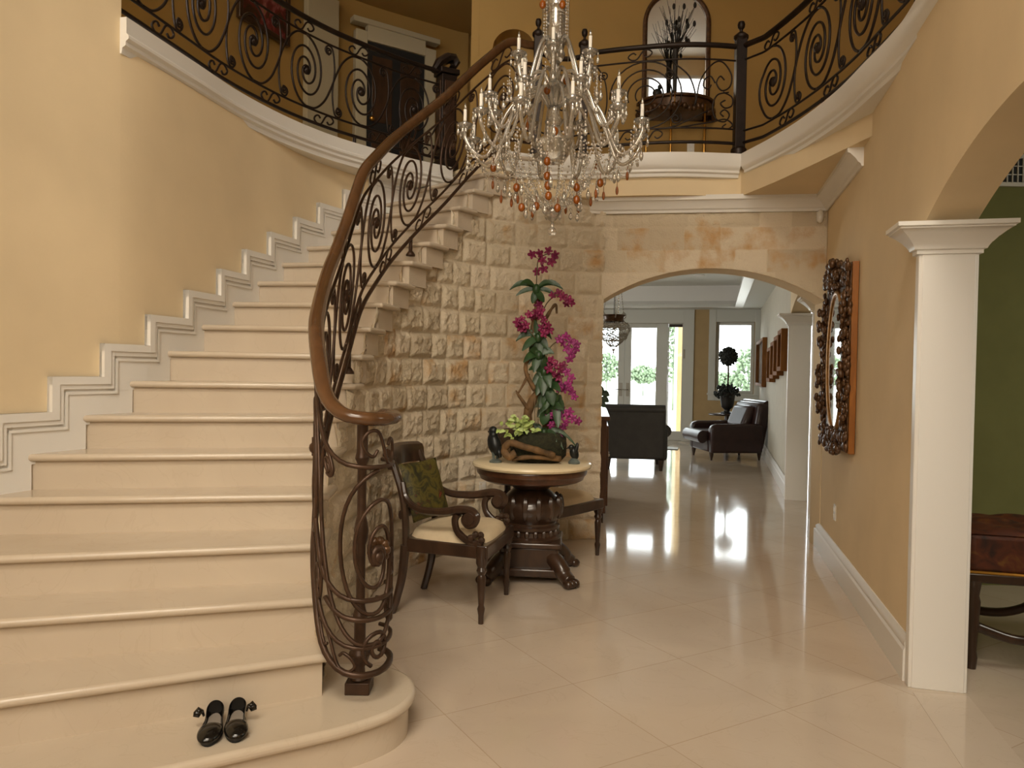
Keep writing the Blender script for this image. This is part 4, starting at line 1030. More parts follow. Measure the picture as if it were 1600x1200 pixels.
clumps = [((838, 452), [(796, 453, .018, .05), (812, 445, .016, .04), (880, 452, .018, .05), (866, 446, .014, .04), (806, 462, .014, .02), (868, 461, .014, .02), (840, 478, .026, 0), (832, 474, .02, 0), (850, 472, .02, 0)]),
          ((841, 528), [(806, 533, .022, .05), (816, 548, .022, .02), (862, 530, .022, .05), (842, 562, .028, .02), (828, 556, .024, .02), (856, 546, .022, .02), (836, 500, .016, .0), (850, 512, .018, 0), (826, 570, .016, 0)]),
          ((850, 582), [(826, 578, .02, .03), (864, 584, .022, .03), (832, 604, .024, .02), (860, 606, .026, .03), (848, 618, .03, .02), (838, 618, .022, 0), (866, 566, .02, 0), (852, 560, .022, 0)]),
          ((868, 622), [(880, 652, .026, .03), (862, 648, .024, .02), (846, 644, .02, .02), (878, 632, .018, .03), (872, 668, .024, 0)]),
          ((842, 556), [(818, 566, .022, .03), (866, 552, .022, .03), (834, 582, .026, .02), (858, 580, .026, .02), (846, 590, .03, 0), (828, 546, .02, .02)]),
          ((856, 604), [(834, 598, .022, .03), (876, 612, .024, .03), (842, 632, .028, .02), (864, 634, .03, .01), (852, 640, .03, 0), (878, 596, .02, .02)]),
          ((854, 640), [(834, 636, .022, .03), (880, 640, .022, .03), (848, 664, .03, .0), (868, 664, .03, 0), (840, 652, .024, .01)]),
          ((850, 676), [(826, 668, .02, .03), (870, 690, .02, .03), (892, 688, .012, .05), (902, 700, .010, .06), (880, 702, .014, .05), (862, 702, .018, .02), (884, 678, .012, .03)])]
for (cx_, cy_), lv in clumps:
    mb = MB(); c = op(cx_, cy_, -.03)
    for x, y, w_, dr in lv: leaf(mb, c, op(x, y, -.03 + rnd.uniform(-.08, .05)), w_ * 1.25, dr)
    mb.ball(c, (0.03, 0.03, 0.04), 8, 6)
    mb.build('leaf_clump', M['leaf'], oa, world=True, angle=0)
mb = MB()
for k in range(70):
    x = 812 + rnd.gauss(0, 13); y = 668 + rnd.gauss(0, 7); c = op(x, y, -.09 + rnd.uniform(-.05, .05))
    a = rnd.uniform(0, tau); leaf(mb, c, c + Vector((cos(a) * 0.05, rnd.uniform(-.03, .01), sin(a) * 0.03)), 0.0125, 0.008, 4)
mb.build('variegated_foliage', M['leafl'], oa, world=True, angle=0)
# figurines on the table
fg = at(777, 712, 5.36); fg.z = TZ
g = thing('figurine', 'dark bronze bird figurine at the left of the orchid planter', 'figurine', fg + Vector((-0.012, 0, 0)), 2.5)
mb = MB(); mb.ball((0.012, 0, 0.13), (0.052, 0.045, 0.085), 12, 9, Matrix.Rotation(0.35, 3, 'Y')); mb.ball((0.03, -0.005, 0.225), (0.034, 0.03, 0.034), 10, 8); mb.tube([(0.015, 0, 0.17), (0.03, 0, 0.22)], 0.03, 8); mb.tube([(0.055, -0.01, 0.225), (0.085, -0.015, 0.212)], [0.014, 0.004], 6)
mb.tube([(-0.02, 0.0, 0.10), (-0.05, 0.01, 0.04)], [0.03, 0.012], 7); mb.build('body', M['bronze'], g, angle=0)
mb = MB()
for y in (-0.022, 0.022):
    mb.tube([(0.005, y, 0.075), (0.0, y, 0.02)], 0.011, 6)
mb.lathe([(0.046, 0), (0.046, 0.014), (0.03, 0.024), (0, 0.026)], n=14); mb.build('base', M['greyc'], g, angle=40)
fg = at(897, 721, 5.36); fg.z = TZ
g = thing('figurine', 'small grey bird figurine at the right of the orchid planter', 'figurine', fg)
mb = MB(); mb.ball((0, 0, 0.075), (0.032, 0.03, 0.05), 12, 8, Matrix.Rotation(-0.3, 3, 'Y')); mb.ball((-0.022, -0.01, 0.118), (0.022, 0.02, 0.022), 9, 7); mb.tube([(-0.04, -0.012, 0.117), (-0.058, -0.016, 0.108)], [0.009, 0.003], 6)
for y in (-0.024, 0.024): mb.ball((0.012, y, 0.105), (0.014, 0.007, 0.048), 8, 6, Matrix.Rotation(0.25, 3, 'Y'))
mb.build('body', M['bronze'], g, angle=0)
MB().lathe([(0.042, 0), (0.044, 0.012), (0.03, 0.03), (0.022, 0.04), (0, 0.04)], n=14).build('base', M['greyc'], g, angle=40)

# ------------------------------------------------------------------ shoes on the first step
def shoe_mesh(m):
    """Mary Jane shoe, toe towards -y, inner side towards +x when m=1"""
    st_ = [(0.108, .020, .052), (0.10, .029, .056), (0.075, .031, .055), (0.04, .029, .045), (0.0, .030, .038), (-0.035, .036, .036), (-0.07, .040, .036), (-0.10, .036, .032), (-0.122, .024, .022), (-0.13, .008, .012)]
    n = 16; vs = []
    for i, (y, w_, h) in enumerate(st_):
        for k in range(n):
            a = tau * k / n; z = h * (0.5 + 0.5 * sin(a)) ; x = w_ * cos(a) * (1.0 if sin(a) < 0 else 0.93)
            vs.append((x + m * 0.006 * (1 - abs(y) / 0.13), y, 0.008 + z))
    fs = []
    for i in range(len(st_) - 1):
        for k in range(n):
            a = tau * (k + 0.5) / n
            if sin(a) > 0.45 and 1 <= i <= 4: continue
            fs.append((i * n + k, i * n + (k + 1) % n, (i + 1) * n + (k + 1) % n, (i + 1) * n + k))
    fs += [tuple(range(n)), tuple(range((len(st_) - 1) * n, len(st_) * n))]
    return vs, fs
for c, rz, m, lab in (((-1.066, 2.685), 0.25, 1, 'left black patent strap shoe of the pair on the bottom step'), ((-0.982, 2.715), 0.32, -1, 'right black patent strap shoe of the pair on the bottom step')):
    o = thing('shoe', lab, 'shoe', (c[0], c[1], RISE + 0.0005), rz, group='pair of black strap shoes')
    o.scale = (1.16, 0.98, 1.12)
    vs, fs = shoe_mesh(m); u = MB().add(vs, fs, True).build('upper', M['patent'], o, angle=0)
    sdf = u.modifiers.new('thick', 'SOLIDIFY'); sdf.thickness = 0.003; sdf.offset = -1
    sb = u.modifiers.new('smooth', 'SUBSURF'); sb.levels = 1; sb.render_levels = 2
    out = [(0.03 * cos(tau * k / 24) * (1.2 if sin(tau * k / 24) < 0 else 1.0) + m * 0.003, 0.118 * sin(tau * k / 24) - 0.008) for k in range(24)]
    MB().prism(out, 0.0, 0.012).build('sole', M['black'], o, bevel=0.003)
    MB().prism([(x * 0.8, y * 0.86 + 0.008) for x, y in out], 0.0145, 0.018).build('insole', M['insole'], o)
    s = -m   # the strap flies open on the outer side
    MB().tube([(s * 0.026, 0.030, 0.040), (s * 0.030, 0.030, 0.054), (s * 0.038, 0.028, 0.060), (s * 0.045, 0.022, 0.052), (s * 0.048, 0.018, 0.042)], [0.009, 0.012, 0.013, 0.012, 0.009], 8, sx=1.0, sz=0.4).ball((s * 0.040, 0.027, 0.06), (0.009, 0.012, 0.007), 8, 6).build('strap', M['patent'], o, angle=0)
# ------------------------------------------------------------------ crystal chandelier
rnd = random.Random(21)
CHP = Vector((0.235, 4.70, 0)); 
def cz(py, Y=4.70): return at(860, py, Y).z
z_low, z_mid, z_up = cz(203), cz(160), cz(95)
z_bot = cz(360)
ch = thing('chandelier', 'tiered crystal chandelier with white candles and amber drops hanging over the hall', 'chandelier', (CHP.x, CHP.y, z_bot))
def C(x, y, z): return Vector((CHP.x + x, CHP.y + y, z))
CR = M['crystal']
# stem of stacked glass pieces up to the ceiling
zt_ = 8.95
st_prof = [(0.0, z_low - 0.22), (0.07, z_low - 0.20), (0.10, z_low - 0.15), (0.12, z_low - 0.08), (0.05, z_low - 0.03), (0.04, z_low + 0.02), (0.06, z_low + 0.05), (0.035, z_low + 0.09), (0.03, z_mid + 0.02), (0.055, z_mid + 0.06), (0.07, z_mid + 0.10), (0.04, z_mid + 0.13), (0.028, z_mid + 0.16), (0.028, z_up - 0.02), (0.05, z_up + 0.01), (0.062, z_up + 0.04), (0.05, z_up + 0.07), (0.06, z_up + 0.10)]
MB().lathe(st_prof, C(0, 0, 0), 18).build('stem', CR, ch, world=True, angle=35)
MB().lathe([(0.045, z_up + 0.10), (0.066, z_up + 0.12), (0.058, z_up + 0.30), (0.07, z_up + 0.32), (0.062, z_up + 0.33), (0.058, z_up + 0.62), (0.07, z_up + 0.64), (0.04, z_up + 0.70), (0.0, z_up + 0.70)], C(0, 0, 0), 18).build('glass_column', CR, ch, world=True, angle=35)
MB().tube([C(0, 0, z_up + 0.65), C(0, 0, zt_)], 0.012, 8).lathe([(0.09, zt_), (0.09, zt_ - 0.03), (0.03, zt_ - 0.06)], C(0, 0, 0), 16).build('ceiling_rod', M['lantern'], ch, world=True, angle=35)
for k in range(10):
    a = tau * k / 10; mb = MB()
    for j in range(30): mb.ball(C(0.074 * cos(a), 0.074 * sin(a), z_up + 0.12 + j * 0.02), 0.0075, 5, 4)
    mb.build('column_strand', CR, ch, world=True, angle=0)
for a in (0.3, 2.9):
    MB().tube([C(0.085 * cos(a), 0.02, z_up + 0.0), C(0.085 * cos(a), 0.02, zt_)], 0.002, 4).build('chain', M['lantern'], ch, world=True, angle=0)
def drop(mb, p, L, w): mb.lathe([(0.0, 0), (w * 0.35, -L * 0.15), (w, -L * 0.55), (w * 0.75, -L * 0.82), (0, -L)], p, 6)
candle_m = {}
def make_arm(r, zc_, zhub, a, first):
    d = Vector((cos(a), sin(a), 0))
    def Q(x, z): return C(d.x * x, d.y * x, z)
    rise = 0.5 * (zc_ - zhub)
    pts = catmull([Q(0.03, zhub), Q(r * 0.18, zhub + 0.085), Q(r * 0.36, zhub + 0.06), Q(r * 0.55, zhub - 0.07), Q(r * 0.74, zc_ - 0.175), Q(r * 0.9, zc_ - 0.16), Q(r, zc_ - 0.07), Q(r, zc_ - 0.02)], 5)
    arm = MB().tube(pts, 0.0118, 7).build('arm', CR, ch, world=True, angle=0)
    mb = MB().lathe([(0.0, -0.022), (0.018, -0.02), (0.036, -0.006), (0.05, 0.012), (0.044, 0.013), (0.02, 0.0), (0.014, 0.03), (0, 0.03)], Q(r, zc_ - 0.01), 14)
    for k in range(7):
        b = tau * k / 7 + rnd.random()
        q = Q(r, zc_ - 0.0) + Vector((0.047 * cos(b), 0.047 * sin(b), 0)); mb.ball(q - Vector((0, 0, 0.012)), 0.007, 5, 4); drop(mb, q - Vector((0, 0, 0.02)), rnd.uniform(0.045, 0.06), 0.010)
    mb.build('drip_pan', CR, arm, world=True, angle=0)
    MB().lathe([(0.0105, 0), (0.0105, 0.082), (0.0, 0.083)], Q(r, zc_ + 0.01), 10).build('candle', M['candle'], arm, world=True, angle=40)
    MB().lathe([(0.005, 0), (0.0085, 0.012), (0.006, 0.026), (0, 0.044)], Q(r, zc_ + 0.092), 8).build('bulb', CR, arm, world=True, angle=0)
    return Q(r, zc_)
arms = []
for n_, r, zz, zh, ph in ((12, 0.555, z_low, z_low + 0.14, 0.13), (8, 0.42, z_mid, z_mid + 0.09, 0.31), (6, 0.25, z_up, z_up + 0.05, 0.42)):
    for k in range(n_): arms.append(make_arm(r, zz, zh, tau * k / n_ + ph, k == 0))
# bead strands of the basket below
for k in range(18):
    a = tau * k / 18; mb = MB()
    for j in range(24):
        q = j / 23; r = 0.05 + 0.25 * sin(pi * (1 - q) * 0.5) ** 0.8; z = z_low - 0.05 - (z_low - 0.05 - (z_bot + 0.13)) * q ** 0.9
        mb.ball(C(r * cos(a), r * sin(a), z), 0.0085, 5, 4)
    mb.build('bead_strand', CR, ch, world=True, angle=0)
for k in range(24):   # swags between the arms
    a = tau * k / 12 + 0.13; b = a + tau / 12; mb = MB(); r0, r1 = (0.52, 0.52) if k < 12 else (0.30, 0.52)
    for j in range(14):
        q = j / 13; aa = a + (b - a) * q; r = r0 + (r1 - r0) * q
        z = z_low - 0.09 - 0.11 * 4 * q * (1 - q) - (0.03 if k < 12 else 0.06)
        mb.ball(C(r * cos(aa), r * sin(aa), z), 0.0075, 5, 4)
    mb.build('swag', CR, ch, world=True, angle=0)
for k in range(84):   # clear pendants
    a = tau * k / 84 * 5 + rnd.random() * 0.4; r = (0.53, 0.40, 0.28, 0.18, 0.42, 0.30)[k % 6] + rnd.uniform(-.02, .02); z = z_low + (-0.16, -0.26, -0.36, -0.46, 0.06, 0.24)[k % 6] + rnd.uniform(-.04, .04)
    mb = MB(); p = C(r * cos(a), r * sin(a), z); mb.ball(p + Vector((0, 0, 0.012)), 0.009, 6, 4); drop(mb, p, rnd.uniform(0.05, 0.085), 0.014)
    for j in range(4): mb.ball(p + Vector((0, 0, 0.03 + 0.02 * j)), 0.006, 5, 4)
    mb.build('crystal_drop', CR, ch, world=True, angle=0)
MB().lathe([(0.0, -0.03), (0.02, -0.028), (0.028, -0.008), (0.02, 0.012), (0.008, 0.02), (0.014, 0.03), (0.006, 0.05), (0.03, 0.07), (0.05, 0.10), (0.06, 0.13), (0.0, 0.135)], C(0, 0, z_bot), 14).build('finial', CR, ch, world=True, angle=0)
amb = [(771, 262, 1, -.1), (770, 289, 0, .1), (783, 311, 0, .1), (807, 293, 1, -.2), (799, 317, 0, 0), (809, 312, 0, .1), (815, 324, 1, -.2), (838, 322, 1, -.1), (832, 334, 0, 0), (855, 252, 1, -.3), (855, 275, 1, -.3), (856, 290, 1, -.3), (857, 306, 1, -.3), (862, 332, 0, .1), (871, 325, 1, -.2), (884, 328, 0, .2), (901, 293, 1, -.2), (901, 312, 1, -.2), (904, 326, 0, .1), (923, 316, 0, .1), (931, 303, 0, -.1), (943, 306, 0, 0), (938, 286, 1, -.1), (964, 298, 0, .1), (980, 275, 0, -.1), (931, 260, 0, .2), (867, 205, 1, -.3), (824, 197, 0, -.1), (885, 126, 1, -.1), (848, 7, 1, -.1), (879, 7, 1, -.1), (855, 141, 1, -.1)]
for px, py, fat, dy in amb:
    p = at(px, py, CHP.y + dy * 0.9); mb = MB()
    if fat: mb.ball(p, (0.021, 0.012, 0.027), 10, 7)
    else: mb.ball(p, (0.010, 0.010, 0.028), 8, 7)
    mb.tube([p + Vector((0, 0, 0.025)), p + Vector((0, 0, 0.06))], 0.002, 4)
    mb.build('amber_drop', M['amber'], ch, world=True, angle=0)
# ------------------------------------------------------------------ carved mirror on the right wall
def rwY(px): # plan depth where the ray of column px meets the right wall (at mid height)
    return hit(px, 560, (RW(0), 0), (RW(9), 9)).y
my0, my1 = 5.03, 5.98; mz0, mz1 = 0.97, 2.27; mc = (my0 + my1) / 2; mzc = (mz0 + mz1) / 2
mo = thing('wall_mirror', 'tall carved wooden mirror with orange gilt sides hanging on the tan wall', 'mirror', rw(mc, 0, mzc))
def lbox(mb, y0, y1, o0, o1, z0, z1):
    vs = [rw(yy, oo, zz) for yy in (y0, y1) for oo in (o0, o1) for zz in (z0, z1)]
    return mb.add(vs, [(0, 1, 3, 2), (4, 6, 7, 5), (0, 4, 5, 1), (2, 3, 7, 6), (0, 2, 6, 4), (1, 5, 7, 3)], False)
lbox(MB(), my0, my1, 0.004, 0.046, mz0, mz1).build('backboard', M['gwood'], mo, world=True, bevel=0.004)
lbox(MB(), my0 + 0.006, my1 - 0.006, 0.046, 0.057, mz0 + 0.006, mz1 - 0.006).build('front_panel', M['carve'], mo, world=True, bevel=0.003)
hw, hh = (my1 - my0) / 2 * 0.62, (mz1 - mz0) / 2 * 0.74
def oval(k, n, fw, fh, out): a = tau * k / n; return rw(mc + fw * cos(a), out, mzc - 0.02 + fh * sin(a))
mb = MB(); n = 56; ring = [(1.0, .058), (1.01, .068), (1.07, .078), (1.13, .07), (1.15, .056)]
vs = [oval(k, n, hw * f, hh * (1 + (f - 1) * 0.75), o) for k in range(n) for f, o in ring]
q = len(ring); fs = [(k * q + j, k * q + j + 1, ((k + 1) % n) * q + j + 1, ((k + 1) % n) * q + j) for k in range(n) for j in range(q - 1)]
mb.add(vs, fs, True).build('oval_frame', M['gildfr'], mo, world=True, angle=0)
vs = [oval(k, n, hw, hh, 0.062 + 0.0075 * hw * cos(tau * k / n)) for k in range(n)]; MB().add(vs, [tuple(range(n))], False).build('mirror_glass', M['mirror'], mo, world=True)
rnd = random.Random(9); mb = MB()
def lump(y, z, o, r, sy=1.0, sz=1.0): mb.ball(rw(y, o, z), (r * 0.75, r * sy, r * sz), 7, 5, Matrix.Rotation(rnd.uniform(-.5, .5), 3, 'X'))
for k in range(520):
    a = rnd.uniform(0, tau); ca, sa = cos(a), sin(a)
    R = 1 / max(abs(ca) / 0.485, abs(sa) / 0.66)
    f = rnd.uniform(0.80, 1.0); y = mc + ca * R * f; z = mzc + sa * R * f
    if ((y - mc) / (hw * 1.2)) ** 2 + ((z - mzc + .02) / (hh * 1.12)) ** 2 < 1: continue
    lump(y, z, rnd.uniform(0.055, 0.085), rnd.uniform(0.012, 0.027), rnd.uniform(.7, 1.3), rnd.uniform(.8, 1.9))
for sgn in (-1, 1):
    for zz in (mzc + 0.30, mzc + 0.12, mzc - 0.12, mzc - 0.33):
        for k in range(16):
            b = k * 1.2; lump(mc + sgn * (0.455 + 0.03 * cos(b)), zz + rnd.uniform(-.08, .08), rnd.uniform(0.06, 0.12), rnd.uniform(0.014, 0.028), 0.8, 1.4)
for k in range(95):
    x = rnd.gauss(0, 0.14); lump(mc + x, mz1 + rnd.uniform(-0.10, 0.08) - abs(x) * 0.25, rnd.uniform(0.05, 0.12), rnd.uniform(0.014, 0.032))
    lump(mc + rnd.gauss(0, 0.13), mz0 + rnd.uniform(-0.03, 0.14), rnd.uniform(0.05, 0.10), rnd.uniform(0.014, 0.03))
mb.build('carved_foliage', M['carve'], mo, world=True, angle=0)

# switches, outlets, detector
def plate(nm, label, cat, p, y, w_, h_, toggles):
    o = thing(nm, label, cat, rw(y, 0, p))
    lbox(MB(), y - w_ / 2, y + w_ / 2, 0.0005, 0.008, p - h_ / 2, p + h_ / 2).build('cover_plate', M['plastic'], o, world=True, bevel=0.002)
    for dz in toggles: lbox(MB(), y - 0.012, y + 0.012, 0.008, 0.014, p + dz - 0.016, p + dz + 0.016).build('rocker' if len(toggles) == 1 else 'socket', M['white'], o, world=True, bevel=0.002)
ys = rwY(1279); zsw = hit(1279, 625, (RW(0), 0), (RW(9), 9)).z
plate('light_switch', 'white light switch on the tan wall between the arch and the carved mirror', 'light switch', zsw, ys, 0.085, 0.125, (0.0,))
yo = rwY(1311.5); zo = hit(1311.5, 807, (RW(0), 0), (RW(9), 9)).z
plate('wall_outlet', 'white wall outlet low on the tan wall below the mirror', 'outlet', zo, yo, 0.08, 0.12, (-0.025, 0.025))
FR0, FR1 = (3.335, 8.95), (5.35, 16.24)
o = thing('light_switch', 'small pale switch on the living room wall beside the white pilaster', 'light switch', hit(1234, 605, FR0, FR1))
p = o.location; tv = (Vector(FR1) - Vector(FR0)).normalized(); nv_ = Vector((-tv.y, tv.x, 0)); ang = atan2(tv.y, tv.x)
MB().box((0, 0.004, 0), (0.085, 0.008, 0.125)).build('cover_plate', M['plastic'], o, bevel=0.002); MB().box((0, 0.011, 0), (0.03, 0.006, 0.05)).build('rocker', M['white'], o); o.rotation_euler = (0, 0, ang)
pd = hit(1281, 339, A0, A1); 
o = thing('motion_detector', 'white oval motion detector in the top right corner of the stone wall', 'detector', pd + Vector((-0.01, -0.03, 0)))
MB().ball((0, 0, 0), (0.03, 0.028, 0.058), 14, 10).box((0, 0.022, 0), (0.04, 0.02, 0.08)).build('housing', M['plastic'], o, angle=40)
MB().ball((-0.004, -0.022, -0.015), (0.018, 0.01, 0.022), 10, 7).build('lens', M['white'], o, angle=0)
s_ = SPATH.find(-0.22, 6.38); po = at(754, 763, 6.33); 
o = thing('wall_outlet', 'pale outlet plate on the stone wall behind the chair arm', 'outlet', po); o.rotation_euler = (0, 0, radians(42))
MB().box((0, 0, 0), (0.07, 0.012, 0.115)).box((0, 0.05, 0), (0.05, 0.09, 0.09)).build('cover_plate', M['plastic'], o, bevel=0.003); MB().box((0, -0.008, 0.025), (0.03, 0.006, 0.03)).build('socket', M['white'], o); MB().box((0, -0.008, -0.025), (0.03, 0.006, 0.03)).build('socket', M['white'], o)

# ------------------------------------------------------------------ french doors and window of the living room
def frame(parent, name, s0, s1, z0, z1, w_, out0, out1, m, sides='lrtb'):
    mb = MB()
    def b(a0, a1, c0, c1):
        vs = [bk(s, o, z) for s in (a0, a1) for o in (out0, out1) for z in (c0, c1)]
        mb.add(vs, [(0, 1, 3, 2), (4, 6, 7, 5), (0, 4, 5, 1), (2, 3, 7, 6), (0, 2, 6, 4), (1, 5, 7, 3)], False)
    if 'l' in sides: b(s1 - w_, s1, z0, z1)
    if 'r' in sides: b(s0, s0 + w_, z0, z1)
    if 't' in sides: b(s0 + w_, s1 - w_, z1 - w_, z1)
    if 'b' in sides: b(s0 + w_, s1 - w_, z0, z0 + w_)
    return mb.build(name, m, parent, world=True, bevel=0.006) if parent else mb
def bbox(name, m, parent, s0, s1, z0, z1, o0, o1, bevel=0.004):
    vs = [bk(s, o, z) for s in (s0, s1) for o in (o0, o1) for z in (z0, z1)]
    return MB().add(vs, [(0, 1, 3, 2), (4, 6, 7, 5), (0, 4, 5, 1), (2, 3, 7, 6), (0, 2, 6, 4), (1, 5, 7, 3)], False).build(name, m, parent, world=True, bevel=bevel)
# window with casing
wn = bpy.data.objects.new('window_1', None); COL.objects.link(wn); wn.location = bk((sw0 + sw1) / 2, 0, zwb); struct(wn, 'white framed garden window behind the topiary', 'window')
frame(wn, 'casing', sw0 - 0.16, sw1 + 0.16, zwb - 0.16, zwt + 0.42, 0.15, -0.02, 0.03, M['ceil'])
bbox('head_panel', M['ceil'], wn, sw0 - 0.02, sw1 + 0.02, zwt, zwt + 0.30, -0.02, 0.02)
frame(wn, 'sash', sw0, sw1, zwb, zwt, 0.065, -0.14, -0.06, M['ceil'])
bbox('pane', M['pane'], wn, sw0 + 0.065, sw1 - 0.065, zwb + 0.065, zwt - 0.065, -0.105, -0.10, 0)
bbox('sill', M['ceil'], wn, sw0 - 0.18, sw1 + 0.18, zwb - 0.04, zwb, -0.02, 0.06)
# doors: frame, head, two leaves and a sidelight
sA, _ = bhit(1041, 600); sB, _ = bhit(1024, 600); sC, _ = bhit(985, 600); sD, _ = bhit(965, 600)
sCm = (sC + sD) / 2
df = bpy.data.objects.new('door_1', None); COL.objects.link(df); df.location = bk(sA, 0, 0); struct(df, 'right white french door leaf opening to the bright garden', 'door')
_, zg0 = bhit(1000, 678); _, zg1 = bhit(1000, 512)
def leaf_door(par, s0, s1, wr, wl, handle_s, bottom=0.30):
    mb = MB()
    def b(a0, a1, c0, c1):
        vs = [bk(s, o, z) for s in (a0, a1) for o in (-0.12, -0.06) for z in (c0, c1)]
        mb.add(vs, [(0, 1, 3, 2), (4, 6, 7, 5), (0, 4, 5, 1), (2, 3, 7, 6), (0, 2, 6, 4), (1, 5, 7, 3)], False)
    b(s0, s0 + wr, 0.01, zdt); b(s1 - wl, s1, 0.01, zdt); b(s0 + wr, s1 - wl, 0.01, bottom); b(s0 + wr, s1 - wl, zg1, zdt)
    mb.build('leaf_frame', M['ceil'], par, world=True, bevel=0.006)
    bbox('pane', M['pane'], par, s0 + wr, s1 - wl, bottom, zg1, -0.095, -0.09, 0)
    if handle_s is not None:
        h = bbox('handle_plate', M['lantern'], par, handle_s - 0.035, handle_s + 0.035, 0.95, 1.25, -0.06, -0.05)
        MB().tube([bk(handle_s, -0.05, 1.1), bk(handle_s, 0.0, 1.1), bk(handle_s + 0.11, 0.0, 1.1)], 0.011, 8).build('lever', M['lantern'], h, world=True, angle=0)
gr = sA - 0.02
leaf_door(df, gr, sCm, sB - gr, sCm - sC, sC + (sCm - sC) * 0.45)
dl = bpy.data.objects.new('door_2', None); COL.objects.link(dl); dl.location = bk(sCm, 0, 0); struct(dl, 'left white french door leaf partly hidden by the stone wall', 'door')
leaf_door(dl, sCm + 0.004, sd1 - 0.02, sD - sCm, 0.12, sD - (sD - sCm) * 0.45)
sl_ = bpy.data.objects.new('window_2', None); COL.objects.link(sl_); sl_.location = bk(sd0, 0, 0.2); struct(sl_, 'narrow sidelight window right of the french doors', 'window')
frame(sl_, 'sash', sd0, gr - 0.004, 0.0, zdt, 0.02, -0.14, -0.04, M['ceil'])
bbox('bottom_rail', M['ceil'], sl_, sd0 + 0.02, gr - 0.024, 0.0, 0.20, -0.12, -0.05); bbox('top_shade', M['dkbrown'], sl_, sd0 + 0.02, gr - 0.024, zg1 + 0.02, zdt - 0.02, -0.12, -0.05)
bbox('pane', M['pane'], sl_, sd0 + 0.02, gr - 0.024, 0.20, zg1 + 0.02, -0.095, -0.09, 0)
cs = bpy.data.objects.new('trim_6', None); COL.objects.link(cs); cs.location = bk(sd0, 0, 0); struct(cs)
sE, _ = bhit(1083, 600)
bbox('casing', M['ceil'], cs, sE, sd0, 0.0, zdt + 0.38, -0.02, 0.035); bbox('head', M['ceil'], cs, sd0, sd1, zdt, zdt + 0.38, -0.02, 0.03); bbox('cornice', M['ceil'], cs, sE - 0.04, sd1, zdt + 0.33, zdt + 0.42, -0.02, 0.07)
hq, hz_ = bhit(1069, 553)
hp = bbox('bolt_plate', M['lantern'], cs, hq - 0.02, hq + 0.02, hz_ - 0.10, hz_ + 0.10, 0.035, 0.045)
# exterior: terrace, post, bushes
mb = MB(); mb.add([(-14, 15.2, -0.02), (24, 15.2, -0.02), (24, 60, -0.02), (-14, 60, -0.02)], [(0, 1, 2, 3)], False); o = mb.build('terrace', M['paving'], recalc=False); struct(o)
sp_, _ = bhit(1062, 600); pp = bk(sp_ + 0.02, -0.9, 0)
tag(MB().prism([(pp.x - 0.10, pp.y - 0.15), (pp.x + 0.22, pp.y - 0.15), (pp.x + 0.22, pp.y + 0.2), (pp.x - 0.10, pp.y + 0.2)], 0, 3.2).build('porch_column', M['tan'], bevel=0.01), 'tan porch column outside the sidelight window', 'column')
rnd = random.Random(33)
def bush(px, py, Y, w_, h_, label, n=420):
    c = at(px, py, Y); b = at(px, py, Y); mb = MB(); base = Vector((c.x, c.y, -0.02)); H_ = c.z + h_ * 0.5
    for k in range(n):
        a = rnd.uniform(0, tau); u = rnd.uniform(-1, 1); r = rnd.uniform(0.55, 1.0)
        q = Vector((c.x + w_ * 0.5 * r * sqrt(1 - u * u) * cos(a), c.y + w_ * 0.4 * r * sqrt(1 - u * u) * sin(a), c.z + h_ * 0.5 * r * u))
        mb.ball(q, w_ * rnd.uniform(0.03, 0.06), 5, 4)
    o = thing('garden_shrub', label, 'shrub', base, group='shrubs in the garden')
    mb.build('foliage', M['bush'], o, world=True, angle=0)
    MB().tube([base, Vector((c.x, c.y, c.z))], 0.035, 7).build('trunk', M['bush'], o, world=True, angle=0)
bush(948, 574, 40, 1.5, 1.6, 'pale green shrub outside the left french door')
bush(1005, 585, 48, 2.0, 1.2, 'faint shrub outside the right french door')
bush(1170, 580, 36, 1.6, 2.4, 'green shrub outside the window, right of the topiary')
bush(1053, 540, 30, 1.2, 3.0, 'tall blue-green tree seen through the narrow sidelight')
bush(1130, 594, 44, 2.0, 0.9, 'low green shrub outside the window, left of the topiary')

# ------------------------------------------------------------------ living-room furniture
def rbox(mb, c, size, rz=0.0): return mb.box(c, size, Matrix.Rotation(rz, 3, 'Z'))
q = at(1142, 716, 13.35)
ar = thing('leather_armchair', 'big oxblood leather armchair facing left beside the far beige wall', 'armchair', (q.x - 0.06, q.y, 0), radians(8), group='leather armchairs in the living room')
L_m = M['leather']; ar.scale = (0.95, 1.0, 1.0)
for y in (-0.43, 0.43):
    pr = [(-0.54, 0.13), (0.44, 0.13), (0.44, 0.62), (0.30, 0.64), (-0.44, 0.63), (-0.53, 0.60), (-0.56, 0.53)]
    vs = [(x, y - 0.075, z) for x, z in pr] + [(x, y + 0.075, z) for x, z in pr]; k = len(pr)
    MB().add(vs, [tuple(range(k)), tuple(range(2 * k - 1, k - 1, -1))] + [(i, (i + 1) % k, (i + 1) % k + k, i + k) for i in range(k)], False).build('arm', L_m, ar, bevel=0.04, segs=3)
MB().box((-0.05, 0, 0.25), (1.0, 0.72, 0.22)).build('base', L_m, ar, bevel=0.03)
MB().box((-0.16, 0, 0.42), (1.02, 0.70, 0.17)).build('seat_cushion', L_m, ar, bevel=0.07, segs=4)
MB().tube([(-0.66, -0.36, 0.40), (-0.66, 0.36, 0.40)], 0.095, 14, sx=1.0, sz=1.15).build('front_bolster', L_m, ar, angle=40)
mb = MB(); mb.box((0.42, 0, 0.58), (0.26, 0.95, 0.84), Matrix.Rotation(radians(10), 3, 'Y')); mb.build('back', L_m, ar, bevel=0.08, segs=4)
